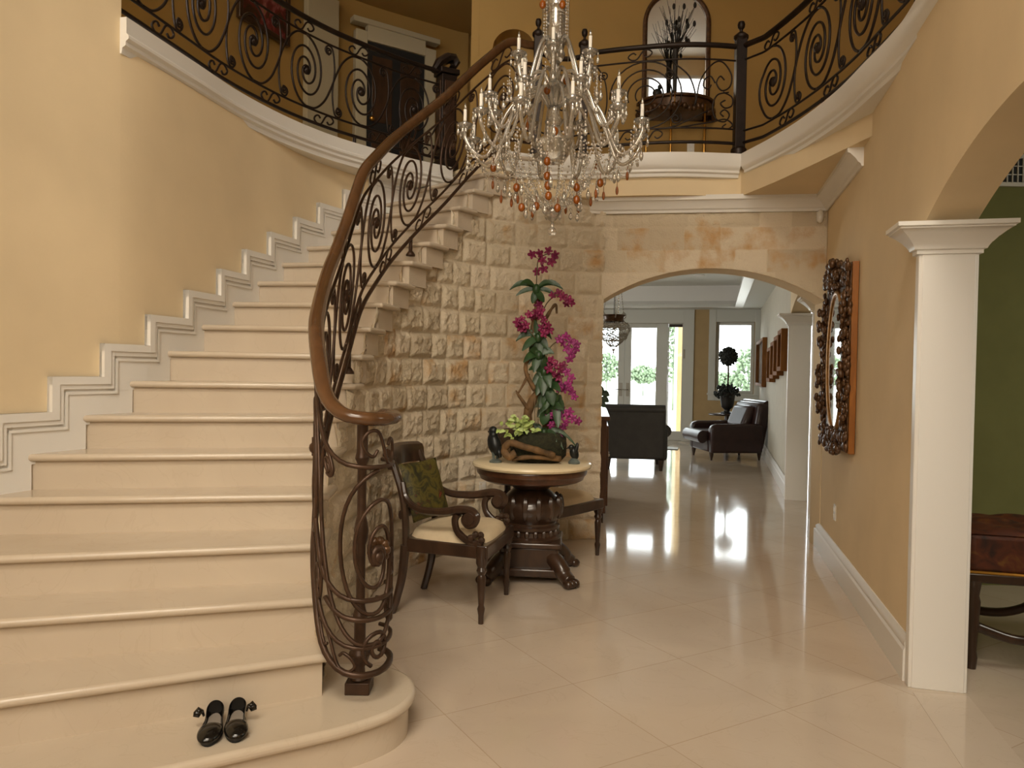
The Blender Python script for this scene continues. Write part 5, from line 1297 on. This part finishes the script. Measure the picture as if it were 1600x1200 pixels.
MB().tube([(0.55, -0.45, 0.92), (0.55, 0.45, 0.92)], 0.12, 16).build('back_roll', L_m, ar, angle=40)
MB().box((0.26, 0, 0.72), (0.2, 0.66, 0.46), Matrix.Rotation(radians(24), 3, 'Y')).build('back_cushion', L_m, ar, bevel=0.08, segs=4)
for x, y in ((-0.50, -0.4), (-0.50, 0.4), (0.42, -0.4), (0.42, 0.4)):
    MB().lathe([(0.018, 0), (0.022, 0.03), (0.035, 0.08), (0.045, 0.14)], (x, y, 0), 10).build('leg', M['dwood'], ar, angle=40)
# armchair seen from behind
q = atz(992, 735, 0.0); 
sf = thing('leather_armchair', 'dark grey armchair seen from behind, in front of the french doors', 'armchair', (1.93, 11.75, 0), radians(-97), group='leather armchairs in the living room')
G = M['leatherg']
MB().box((0.30, 0, 0.57), (0.16, 0.92, 0.80)).build('back', G, sf, bevel=0.04, segs=3)
MB().tube([(0.32, -0.45, 0.93), (0.32, 0.45, 0.93)], 0.075, 14).build('back_roll', G, sf, angle=40)
for y in (-0.42, 0.42):
    MB().box((-0.14, y, 0.40), (0.86, 0.16, 0.50)).build('arm', G, sf, bevel=0.05, segs=3)
    MB().tube([(-0.60, y * 1.13, 0.60), (0.2, y * 1.10, 0.60)], 0.10, 12).build('arm_roll', G, sf, angle=40)
MB().box((-0.12, 0, 0.36), (0.84, 0.72, 0.30)).build('seat', G, sf, bevel=0.05, segs=3)
for x, y in ((0.34, -0.40), (0.34, 0.40), (-0.5, -0.40), (-0.5, 0.40)):
    MB().lathe([(0.025, 0), (0.03, 0.04), (0.05, 0.17)], (x, y, 0), 8).build('leg', M['dwood'], sf, angle=40)
# sideboard by the arch jamb
a0 = Vector((1.12, 9.0)); a1 = Vector((0.95, 7.35))
sb = thing('sideboard', 'tall reddish wooden sideboard just beyond the left side of the stone arch', 'sideboard', (0.6, 8.1, 0))
t = (a1 - a0).normalized(); n_ = Vector((t.y, -t.x))
if n_.x > 0: n_ = -n_
def sbp(s, d): v = a0 + (a1 - a0) * s + n_ * d; return (v.x, v.y)
MB().prism([sbp(0, 0.01), sbp(1, 0.01), sbp(1, 0.48), sbp(0, 0.48)], 0.10, 1.02).build('body', M['twood'], sb, world=True, bevel=0.006)
MB().prism([sbp(-0.02, -0.02), sbp(1.02, -0.02), sbp(1.02, 0.5), sbp(-0.02, 0.5)], 1.02, 1.06).build('top', M['twood'], sb, world=True, bevel=0.008)
MB().prism([sbp(0.02, 0.03), sbp(0.98, 0.03), sbp(0.98, 0.46), sbp(0.02, 0.46)], 0.0, 0.10).build('plinth', M['dwood'], sb, world=True)
for e0, e1 in ((0.05, 0.48), (0.52, 0.95)):
    d = MB().prism([sbp(e0, 0.012), sbp(e1, 0.012), sbp(e1, -0.012), sbp(e0, -0.012)], 0.16, 0.96).build('door', M['twood'], sb, world=True, bevel=0.008)
    pk = sbp(e1 - 0.06 if e0 < 0.3 else e0 + 0.06, -0.03); MB().ball((pk[0], pk[1], 0.6), 0.016, 8, 6).build('knob', M['lantern'], d, world=True, angle=0)
# plant on the sideboard
pc = at(930, 640, 7.95); pz = 1.06
pt = thing('potted_plant', 'leafy green potted plant on the sideboard, against the bright doors', 'plant', (0.80, 7.95, pz))
MB().lathe([(0.06, 0), (0.085, 0.11), (0.09, 0.12), (0.08, 0.12), (0.0, 0.11)], n=16).build('pot', M['pot'], pt, angle=40)
mb = MB(); rnd = random.Random(2)
for px, py in ((939, 604), (947, 612), (946, 622), (936, 612), (941, 630), (930, 600), (925, 615), (934, 622)):
    e = at(px, py, 7.9) - Vector((0.80, 7.95, pz)); mb.tube([(0, 0, 0.1), e * 0.6 + Vector((0, 0, 0.06)), e], 0.004, 5)
    leaf(mb, e * 0.75 + Vector((0, 0, 0.04)), e + Vector((0.035, -0.01, -0.04)), 0.035, 0.01)
mb.build('foliage', M['leaf'], pt, angle=0)
# side table with topiary
tq = at(1136, 645, 14.7)
tt = thing('side_table', 'round dark side table behind the leather armchair, under the topiary', 'side table', (tq.x, tq.y, 0))
MB().lathe([(0.0, 0.68), (0.34, 0.68), (0.36, 0.695), (0.34, 0.71), (0.0, 0.71)], n=30).build('tabletop', M['dwood'], tt, angle=40)
MB().lathe([(0.22, 0), (0.2, 0.03), (0.05, 0.07), (0.035, 0.3), (0.06, 0.45), (0.04, 0.68)], n=16).build('pedestal', M['dwood'], tt, angle=40)
def zpy(px, py): return at(px, py, tq.y).z
tp = thing('topiary', 'dark ball topiary in a footed urn standing before the far window', 'topiary', (tq.x, tq.y, 0.71))
B = 0.71
zr = zpy(1138, 613)
MB().lathe([(0.12, 0.71), (0.125, 0.735), (0.06, 0.76), (0.05, 0.79), (0.11, 0.84), (0.125, 0.90), (0.15, zr - 0.04), (0.175, zr), (0.16, zr), (0.0, zr - 0.03)], (tq.x, tq.y, 0), 18).build('urn', M['pot'], tp, world=True, angle=40)
zbal = zpy(1139, 557)
MB().tube([(tq.x, tq.y, zr - 0.03), (tq.x + 0.01, tq.y, (zr + zbal) / 2), (tq.x, tq.y, zbal)], 0.018, 7).build('stem', M['stem'], tp, world=True, angle=0)
mb = MB(); rnd = random.Random(4)
mb.ball((tq.x, tq.y, zbal), 0.155, 14, 10)
for k in range(230):
    u = rnd.uniform(-1, 1); a = rnd.uniform(0, tau); r = 0.165 * rnd.uniform(0.9, 1.08); s_ = sqrt(1 - u * u)
    mb.ball((tq.x + r * s_ * cos(a), tq.y + r * s_ * sin(a), zbal + r * u), rnd.uniform(0.016, 0.026), 5, 4)
mb.build('ball_foliage', M['topi'], tp, world=True, angle=0)
mb = MB()
for k in range(170):
    a = rnd.uniform(0, tau); r = rnd.uniform(0.03, 0.25); zz = zr + rnd.uniform(-0.03, 0.15) - max(0, r - 0.16) * 1.3
    mb.ball((tq.x + r * cos(a), tq.y + r * sin(a), zz), rnd.uniform(0.018, 0.032), 5, 4)
mb.build('ivy', M['topi'], tp, world=True, angle=0)
# pictures on the far right wall
def picture(px0, px1, pyt, pyb, label, depth=0.09):
    p0 = hit(px0, pyt, FR0, FR1); p1 = hit(px1, pyt, FR0, FR1); pb_ = hit((px0 + px1) / 2, pyb, FR0, FR1); pt_ = hit((px0 + px1) / 2, pyt, FR0, FR1)
    w_ = (Vector((p0.x, p0.y)) - Vector((p1.x, p1.y))).length; h = pt_.z - pb_.z
    c = (p0 + p1) / 2; o = thing('framed_picture', label, 'picture', (c.x, c.y, pb_.z + h / 2), ang, group='framed pictures on the living room wall')
    fw = 0.06; mb = MB()
    for bx in (((-w_ / 2 + fw / 2, depth / 2 + 0.002, 0), (fw, depth, h)), ((w_ / 2 - fw / 2, depth / 2 + 0.002, 0), (fw, depth, h)), ((0, depth / 2 + 0.002, h / 2 - fw / 2), (w_ - 2 * fw, depth, fw)), ((0, depth / 2 + 0.002, -h / 2 + fw / 2), (w_ - 2 * fw, depth, fw))): mb.box(*bx)
    mb.build('frame', M['dkgilt'], o, bevel=0.008); MB().box((0, 0.012, 0), (w_ - 2 * fw, 0.016, h - 2 * fw)).build('canvas', M['canvas'], o)
picture(1188, 1199, 531, 604, 'large framed picture nearest the far window on the living room wall', 0.08)
picture(1207.5, 1213, 543, 597, 'lowest framed picture, first of four stepping up the living room wall')
picture(1213.5, 1219, 534, 592, 'second framed picture up from the lowest of the stepped row')
picture(1219.5, 1226, 525, 587, 'third framed picture of the stepped row, below the topmost one')
picture(1226.5, 1233, 515, 580, 'topmost framed picture of the stepped row, beside the white pilaster')
# door mat
mq = atz(1047, 700, 0.0)
tag(MB().box((mq.x - 0.35, mq.y, 0.006), (1.0, 0.5, 0.012), Matrix.Rotation(-0.25, 3, 'Z')).build('door_mat', M['leatherg'], bevel=0.004), 'thin grey door mat in front of the french doors', 'mat')
# pierced lantern
YL = 9.0; lc = at(959, 522, YL); ltop = at(960, 503, YL).z; lbot = at(959, 545, YL).z
ln = thing('hanging_lantern', 'pierced oriental metal lantern hanging on chains beyond the stone arch', 'lantern', (lc.x, lc.y, lc.z))
def LPt(x, y, z): return Vector((lc.x + x, lc.y + y, z))
mb = MB(); H0 = ltop - lbot
pr = [(0.0, 0.0), (0.035, 0.02), (0.10, 0.08), (0.165, 0.16), (0.195, 0.24), (0.185, 0.29), (0.13, 0.33)]
sc = (ltop - lbot) / 0.33
def lr(q):
    z = q * 0.33
    for (r0, z0), (r1, z1) in zip(pr, pr[1:]):
        if z <= z1: return r0 + (r1 - r0) * (z - z0) / (z1 - z0)
    return pr[-1][0]
for k in range(16):
    for sg in (1, -1):
        pts = [LPt(lr(q) * cos(tau * k / 16 + sg * (q * 2.2 + 0.25 * sin(q * 16))), lr(q) * sin(tau * k / 16 + sg * (q * 2.2 + 0.25 * sin(q * 16))), lbot + q * 0.33 * sc) for q in [i / 16 for i in range(1, 17)]]
        mb.tube(pts, 0.0034, 4)
for q in (0.3, 0.52, 0.75, 0.9): mb.tube([LPt(lr(q) * cos(tau * k / 28), lr(q) * sin(tau * k / 28), lbot + q * 0.33 * sc) for k in range(28)], 0.0045, 4, closed=True)
rnd = random.Random(8)
for k in range(70):
    q = rnd.uniform(0.25, 0.95); a = rnd.uniform(0, tau); r = lr(q); c = LPt(r * cos(a), r * sin(a), lbot + q * 0.33 * sc)
    mb.tube([c + Vector((-sin(a) * 0.02 * cos(b), cos(a) * 0.02 * cos(b), 0.02 * sin(b))) for b in [tau * i / 7 for i in range(7)]], 0.0035, 4, closed=True)
mb.build('pierced_bowl', M['lantern'], ln, world=True, angle=0)
MB().lathe([(0.13, ltop), (0.115, ltop + 0.03), (0.125, ltop + 0.065), (0.15, ltop + 0.08), (0.145, ltop + 0.083), (0.115, ltop + 0.06), (0.108, ltop + 0.03), (0.122, ltop)], (lc.x, lc.y, 0), 28).build('collar', M['carve'], ln, world=True, angle=40)
MB().lathe([(0, lbot - 0.06), (0.012, lbot - 0.05), (0.006, lbot - 0.03), (0.03, lbot)], (lc.x, lc.y, 0), 10).build('finial', M['lantern'], ln, world=True, angle=40)
zc3 = zt
for k in range(3):
    a = 0.5 + tau * k / 3; p0 = LPt(0.145 * cos(a), 0.145 * sin(a), ltop + 0.08); p1 = LPt(0.0, 0, ltop + 1.0)
    mb = MB(); N = 30
    for i in range(N):
        c = p0.lerp(p1, (i + .5) / N); mb.ball(c, (0.006, 0.006, 0.016), 5, 4)
    mb.build('chain', M['lantern'], ln, world=True, angle=0)
    h = MB(); h.tube([p0 + Vector((0.03 * cos(b) * cos(a), 0.03 * cos(b) * sin(a), -0.0 + 0.035 * sin(b))) for b in [tau * i / 12 for i in range(12)]], 0.006, 5, closed=True); h.build('chain_ring', M['lantern'], ln, world=True, angle=0)
MB().tube([LPt(0, 0, ltop + 0.98), LPt(0, 0, zc3)], 0.006, 6).build('hanger', M['lantern'], ln, world=True, angle=0)
MB().tube([LPt(0, 0, ltop - 0.02), LPt(0, 0, ltop + 1.0)], 0.004, 6).build('cord', M['black'], ln, world=True, angle=0)
mb = MB()
for i in range(26): mb.ball(LPt(0.045, -0.03, ltop + 0.10 + i * 0.026), 0.011 if i % 3 else 0.016, 6, 5)
mb.build('bead_string', CR, ln, world=True, angle=0)

# ------------------------------------------------------------------ dining room: tufted bench, vent
bq = atz(1512, 1046, 0.0); b0 = Vector((bq.x + 0.03, bq.y + 0.02, 0))
be = thing('tufted_bench', 'red-brown brocade tufted bench with dark curved legs in the green room', 'bench', b0, radians(-14))
MB().box((0.62, 0.26, 0.60), (1.30, 0.56, 0.21)).build('upholstery', M['brocade'], be, bevel=0.03, segs=3)
mb = MB(); vs = []; fs = []; nx, ny = 52, 22
for i in range(nx + 1):
    for j in range(ny + 1):
        x = -0.03 + 1.30 * i / nx; y = -0.02 + 0.56 * j / ny
        u = x / 0.163; v = y / 0.14; dmp = abs(sin(pi * (u + v) / 2) * sin(pi * (u - v) / 2)) ** 0.5
        ed = min(1, min(i, nx - i) / 5, min(j, ny - j) / 4) ** 0.5
        vs.append((x, y, 0.70 + 0.042 * ed * (0.4 + 0.6 * dmp)))
fs = [(i * (ny + 1) + j, (i + 1) * (ny + 1) + j, (i + 1) * (ny + 1) + j + 1, i * (ny + 1) + j + 1) for i in range(nx) for j in range(ny)]
mb.add(vs, fs, True).build('tufted_top', M['brocade'], be, angle=0)
MB().box((0.62, 0.26, 0.475), (1.32, 0.58, 0.05)).build('rail', M['dwood'], be, bevel=0.008)
MB().tube([(0.62 + 0.655 * sx, 0.26 + 0.285 * sy, 0.505) for sx, sy in ((-1, -1), (1, -1), (1, 1), (-1, 1))], 0.008, 6, closed=True).build('gilt_bead', M['gold'], be, angle=0)
for x in (0.0, 1.24):
    for y in (0.0, 0.52): MB().lathe([(0.022, 0), (0.028, 0.06), (0.022, 0.09), (0.036, 0.35), (0.028, 0.38), (0.04, 0.46)], (x, y, 0), 10).build('leg', M['dwood'], be, angle=40)
for y in (0.02, 0.50):
    MB().tube(catmull([(0.0, y, 0.22), (0.22, y, 0.16), (0.42, y, 0.20), (0.62, y, 0.36), (0.82, y, 0.20), (1.02, y, 0.16), (1.24, y, 0.22)], 6), 0.026, 8).build('stretcher', M['dwood'], be, angle=0)
vq = hit(1580, 267, (2.3, 5.4), (7, 5.4))
vt = thing('air_vent', 'white air vent grille high on the olive green wall', 'vent', (vq.x, 5.4, vq.z))
mb = MB()
for c, s_ in (((0.0, -0.012, 0.10), (0.40, 0.02, 0.03)), ((0.0, -0.012, -0.10), (0.40, 0.02, 0.03)), ((-0.185, -0.012, 0), (0.03, 0.02, 0.17)), ((0.185, -0.012, 0), (0.03, 0.02, 0.17))): mb.box(c, s_)
mb.build('frame', M['plastic'], vt, bevel=0.003)
MB().box((0, -0.006, 0), (0.35, 0.008, 0.18)).build('duct', M['black'], vt)
mb = MB()
for k in range(9): mb.box((-0.15 + 0.0375 * k, -0.014, 0), (0.007, 0.012, 0.18))
for k in range(2): mb.box((0, -0.013, -0.03 + 0.06 * k), (0.34, 0.008, 0.006))
mb.build('grille', M['plastic'], vt)

# ------------------------------------------------------------------ upper gallery things
YB = 7.78
def gp(px, py): return hit(px, py, (-0.4, YB), (4, YB))
gl, gr_ = gp(1010, 100).x, gp(1102, 100).x; gz0, gz1 = gp(1055, 190).z, gp(1057, -8).z
um = thing('arched_mirror', 'tall arched mirror with gilt frame above the gallery console table', 'mirror', ((gl + gr_) / 2, YB, gz0))
gw = (gr_ - gl) / 2; gc = (gl + gr_) / 2; spz = gz1 - gw
def archpts(w_, top): return [(gc - w_, gz0)] + [(gc - w_ * cos(a), top - w_ + w_ * sin(a)) for a in [pi * i / 24 for i in range(25)]] + [(gc + w_, gz0)]
inn = archpts(gw - 0.0, gz1); ou = archpts(gw + 0.045, gz1 + 0.045)
vs = []; 
for (xi, zi), (xo, zo_) in zip(inn, ou): vs += [(xi, YB - 0.012, zi), (xi, YB - 0.03, zi), ((xi + xo) / 2, YB - 0.045, (zi + zo_) / 2), (xo, YB - 0.03, zo_), (xo, YB - 0.001, zo_)]
m_ = len(inn); MB().add(vs, [(i * 5 + j, i * 5 + j + 1, i * 5 + j + 6, i * 5 + j + 5) for i in range(m_ - 1) for j in range(4)], True).build('frame', M['carve'], um, world=True, angle=40)
MB().add([(x, YB - 0.014, z) for x, z in inn], [tuple(range(m_))], False).build('mirror_glass', M['mirror'], um, world=True)
ctz = gp(1055, 160).z - 0.02
ct = thing('console_table', 'half-round carved wooden console with slim gilt legs below the arched mirror', 'console table', (gc, YB, 3.355))
half = [(gc - 0.40 + 0.80 * 0, YB - 0.01)] + [(gc - 0.40 * cos(a), YB - 0.01 - 0.34 * sin(a)) for a in [pi * i / 20 for i in range(21)]]
MB().prism(half, ctz - 0.03, ctz).build('top', M['carve'], ct, world=True, bevel=0.008)
MB().prism([(gc + (x - gc) * 0.93, YB - 0.01 + (y - YB + 0.01) * 0.93) for x, y in half], ctz - 0.13, ctz - 0.03).build('apron', M['carve'], ct, world=True, bevel=0.006)
mb = MB(); rnd = random.Random(6)
for k in range(24):
    a = pi * (k + .5) / 24; mb.ball((gc - 0.385 * cos(a), YB - 0.01 - 0.325 * sin(a), ctz - 0.13 + 0.02 * sin(k * 1.3)), (0.03, 0.03, 0.035), 6, 5)
mb.build('carved_swag', M['carve'], ct, world=True, angle=0)
for px in (1047.5, 1100):
    x = gp(px, 230).x; y = YB - 0.30
    x2 = at(px, 230, y).x; MB().tube([(x2, y, 3.356), (x2, y, ctz - 0.10)], 0.011, 8).build('leg', M['gold'], ct, world=True, angle=0)
for x in (gc - 0.3, gc + 0.3): MB().tube([(x, YB - 0.05, 3.356), (x, YB - 0.05, ctz - 0.10)], 0.011, 8).build('leg', M['gold'], ct, world=True, angle=0)
sqx = at(1050, 160, YB - 0.34)
mb = MB(); b_ = [(sqx.x - 0.022, ctz - 0.005), (sqx.x + 0.022, ctz - 0.005), (sqx.x + 0.022, ctz - 0.11), (sqx.x - 0.022, ctz - 0.11)]
mb.tube([(x, YB - 0.365, z) for x, z in b_], 0.006, 5, closed=True).build('gilt_ring', M['gold'], ct, world=True, angle=0)
# twig arrangement
vx = at(1054, 150, YB - 0.17)
ta = thing('twig_arrangement', 'dried twigs with dark seed heads in a slim vase on the gallery console', 'dried flowers', (vx.x, YB - 0.17, ctz))
zb_ = ctz; zt2 = at(1055, 78, YB - 0.17).z
MB().lathe([(0.045, 0), (0.05, 0.01), (0.02, 0.03), (0.024, (zt2 - zb_) * 0.5), (0.03, zt2 - zb_)], (vx.x, YB - 0.17, zb_), 12).build('vase', M['pot'], ta, world=True, angle=40)
mb = MB(); rnd = random.Random(12)
for k in range(34):
    a = rnd.gauss(0, 0.30); Lh = rnd.uniform(0.25, 0.55); p0 = Vector((vx.x, YB - 0.17, zt2 - 0.05))
    p1 = p0 + Vector((sin(a) * Lh * 0.5 + rnd.gauss(0, .01), rnd.uniform(-.1, .06), cos(a) * Lh * 0.55)); p2 = p0 + Vector((sin(a) * Lh * 0.9, rnd.uniform(-.12, .08), cos(a) * Lh))
    mb.tube([p0, p1, p2], [0.004, 0.003, 0.0015], 4)
    if k % 2: mb.tube([p1, p1 + Vector((rnd.gauss(0, .05), 0, rnd.uniform(.05, .13)))], [0.0025, 0.001], 4)
mb.build('twigs', M['pot'], ta, world=True, angle=0)
for px, py in ((1053, 10), (1069, 10), (1086, 8), (1061, 30), (1056, 44), (1062, 50), (1075, 40), (1085, 37), (1076, 65)):
    p = at(px, py, YB - 0.19); MB().ball(p, (0.017, 0.017, 0.032), 7, 5).tube([p, Vector((vx.x, YB - 0.17, zt2)).lerp(p, 0.4)], 0.0025, 4).build('seed_head', M['pot'], ta, world=True, angle=0)
fx = at(1027, 150, YB - 0.18)
fo = thing('figurine', 'small dark figurine on the gallery console left of the twig vase', 'figurine', (fx.x, YB - 0.18, ctz))
MB().ball((0, 0, 0.045), (0.05, 0.03, 0.045), 10, 7).ball((0.02, -0.01, 0.1), (0.022, 0.02, 0.026), 8, 6).tube([(0.02, -.01, .1), (0.05, -.015, 0.09)], [0.012, 0.004], 6).build('body', M['bronze'], fo, angle=0)
fo2 = MB().lathe([(0.05, 0), (0.05, 0.008), (0, 0.01)], n=12).build('base', M['pot'], fo)
oq = gp(1079, 231); o = thing('wall_outlet', 'pale outlet plate low on the gallery wall under the console', 'outlet', (oq.x, YB - 0.001, oq.z))
MB().box((0, -0.004, 0), (0.075, 0.008, 0.12)).build('cover_plate', M['plastic'], o, bevel=0.002); MB().box((0, -0.01, 0.025), (0.03, 0.005, 0.03)).build('socket', M['white'], o); MB().box((0, -0.01, -0.025), (0.03, 0.005, 0.03)).build('socket', M['white'], o)
# painting on the curved gallery wall
G0, G1 = Vector((-2.70, 7.26)), Vector((-2.41, 7.96))
pa = hit(366, 10, G0, G1); pb2 = hit(446, 10, G0, G1); zlo_ = hit(440, 72, G0, G1).z
tg = (G1 - G0).normalized(); ang2 = atan2(tg.y, tg.x); ctr = (pa + pb2) / 2; wd = (pb2 - pa).to_2d().length
pic = thing('painting', 'dark flower painting hanging on the gallery wall behind the left railing', 'painting', (ctr.x, ctr.y, zlo_ + 0.40), ang2)
fw = 0.05; mb = MB(); hh_ = 0.80
for bx in (((-wd / 2 + fw / 2, -0.045, 0), (fw, 0.05, hh_)), ((wd / 2 - fw / 2, -0.045, 0), (fw, 0.05, hh_)), ((0, -0.045, hh_ / 2 - fw / 2), (wd - 2 * fw, 0.05, fw)), ((0, -0.045, -hh_ / 2 + fw / 2), (wd - 2 * fw, 0.05, fw))): mb.box(*bx)
mb.build('frame', M['dwood'], pic, bevel=0.006); MB().box((0, -0.035, 0), (wd - 2 * fw, 0.02, hh_ - 2 * fw)).build('canvas', M['paint'], pic)
# dark doorway with white casing on the gallery
D0, D1 = Vector((-1.89, 8.66)), Vector((-0.86, 9.35))
td = (D1 - D0).normalized(); ad = atan2(td.y, td.x)
d0 = hit(566, 150, D0, D1); d1 = hit(656, 150, D0, D1); dz = hit(600, 78, D0, D1).z
dw = (d1 - d0).to_2d().length; dc = (d0 + d1) / 2
dr = bpy.data.objects.new('door_3', None); COL.objects.link(dr); dr.location = (dc.x, dc.y, 3.355); dr.rotation_euler = (0, 0, ad); struct(dr, 'dark wooden door with white casing on the upper gallery', 'door')
H2 = dz - 3.355
MB().box((0, -0.09, H2 / 2), (dw, 0.05, H2)).build('door_panel', M['black'], dr, bevel=0.004)
mb = MB()
for x in (-dw * 0.24, dw * 0.24):
    for z, h in ((H2 * 0.27, H2 * 0.38), (H2 * 0.72, H2 * 0.40)): mb.box((x, -0.12, z), (dw * 0.34, 0.012, h))
mb.build('raised_panel', M['dwood'], dr, bevel=0.006)
mb = MB().box((-dw / 2 - 0.07, -0.10, H2 / 2 + 0.05), (0.14, 0.09, H2 + 0.1)).box((dw / 2 + 0.07, -0.10, H2 / 2 + 0.05), (0.14, 0.09, H2 + 0.1)).box((0, -0.10, H2 + 0.09), (dw, 0.09, 0.18)).box((0, -0.11, H2 + 0.2), (dw + 0.36, 0.12, 0.06))
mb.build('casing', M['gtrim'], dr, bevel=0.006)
MB().ball((-dw * 0.42, -0.15, 1.0), 0.03, 10, 8).build('knob', M['gold'], dr, angle=0)
# white casing strip left of it
c0 = hit(497, 120, (-2.41, 7.96), (-1.89, 8.66)); 
tc_ = (Vector((-1.89, 8.66)) - Vector((-2.41, 7.96))).normalized()
o = bpy.data.objects.new('trim_7', None); COL.objects.link(o); o.location = (c0.x, c0.y, 3.355); o.rotation_euler = (0, 0, atan2(tc_.y, tc_.x)); struct(o)
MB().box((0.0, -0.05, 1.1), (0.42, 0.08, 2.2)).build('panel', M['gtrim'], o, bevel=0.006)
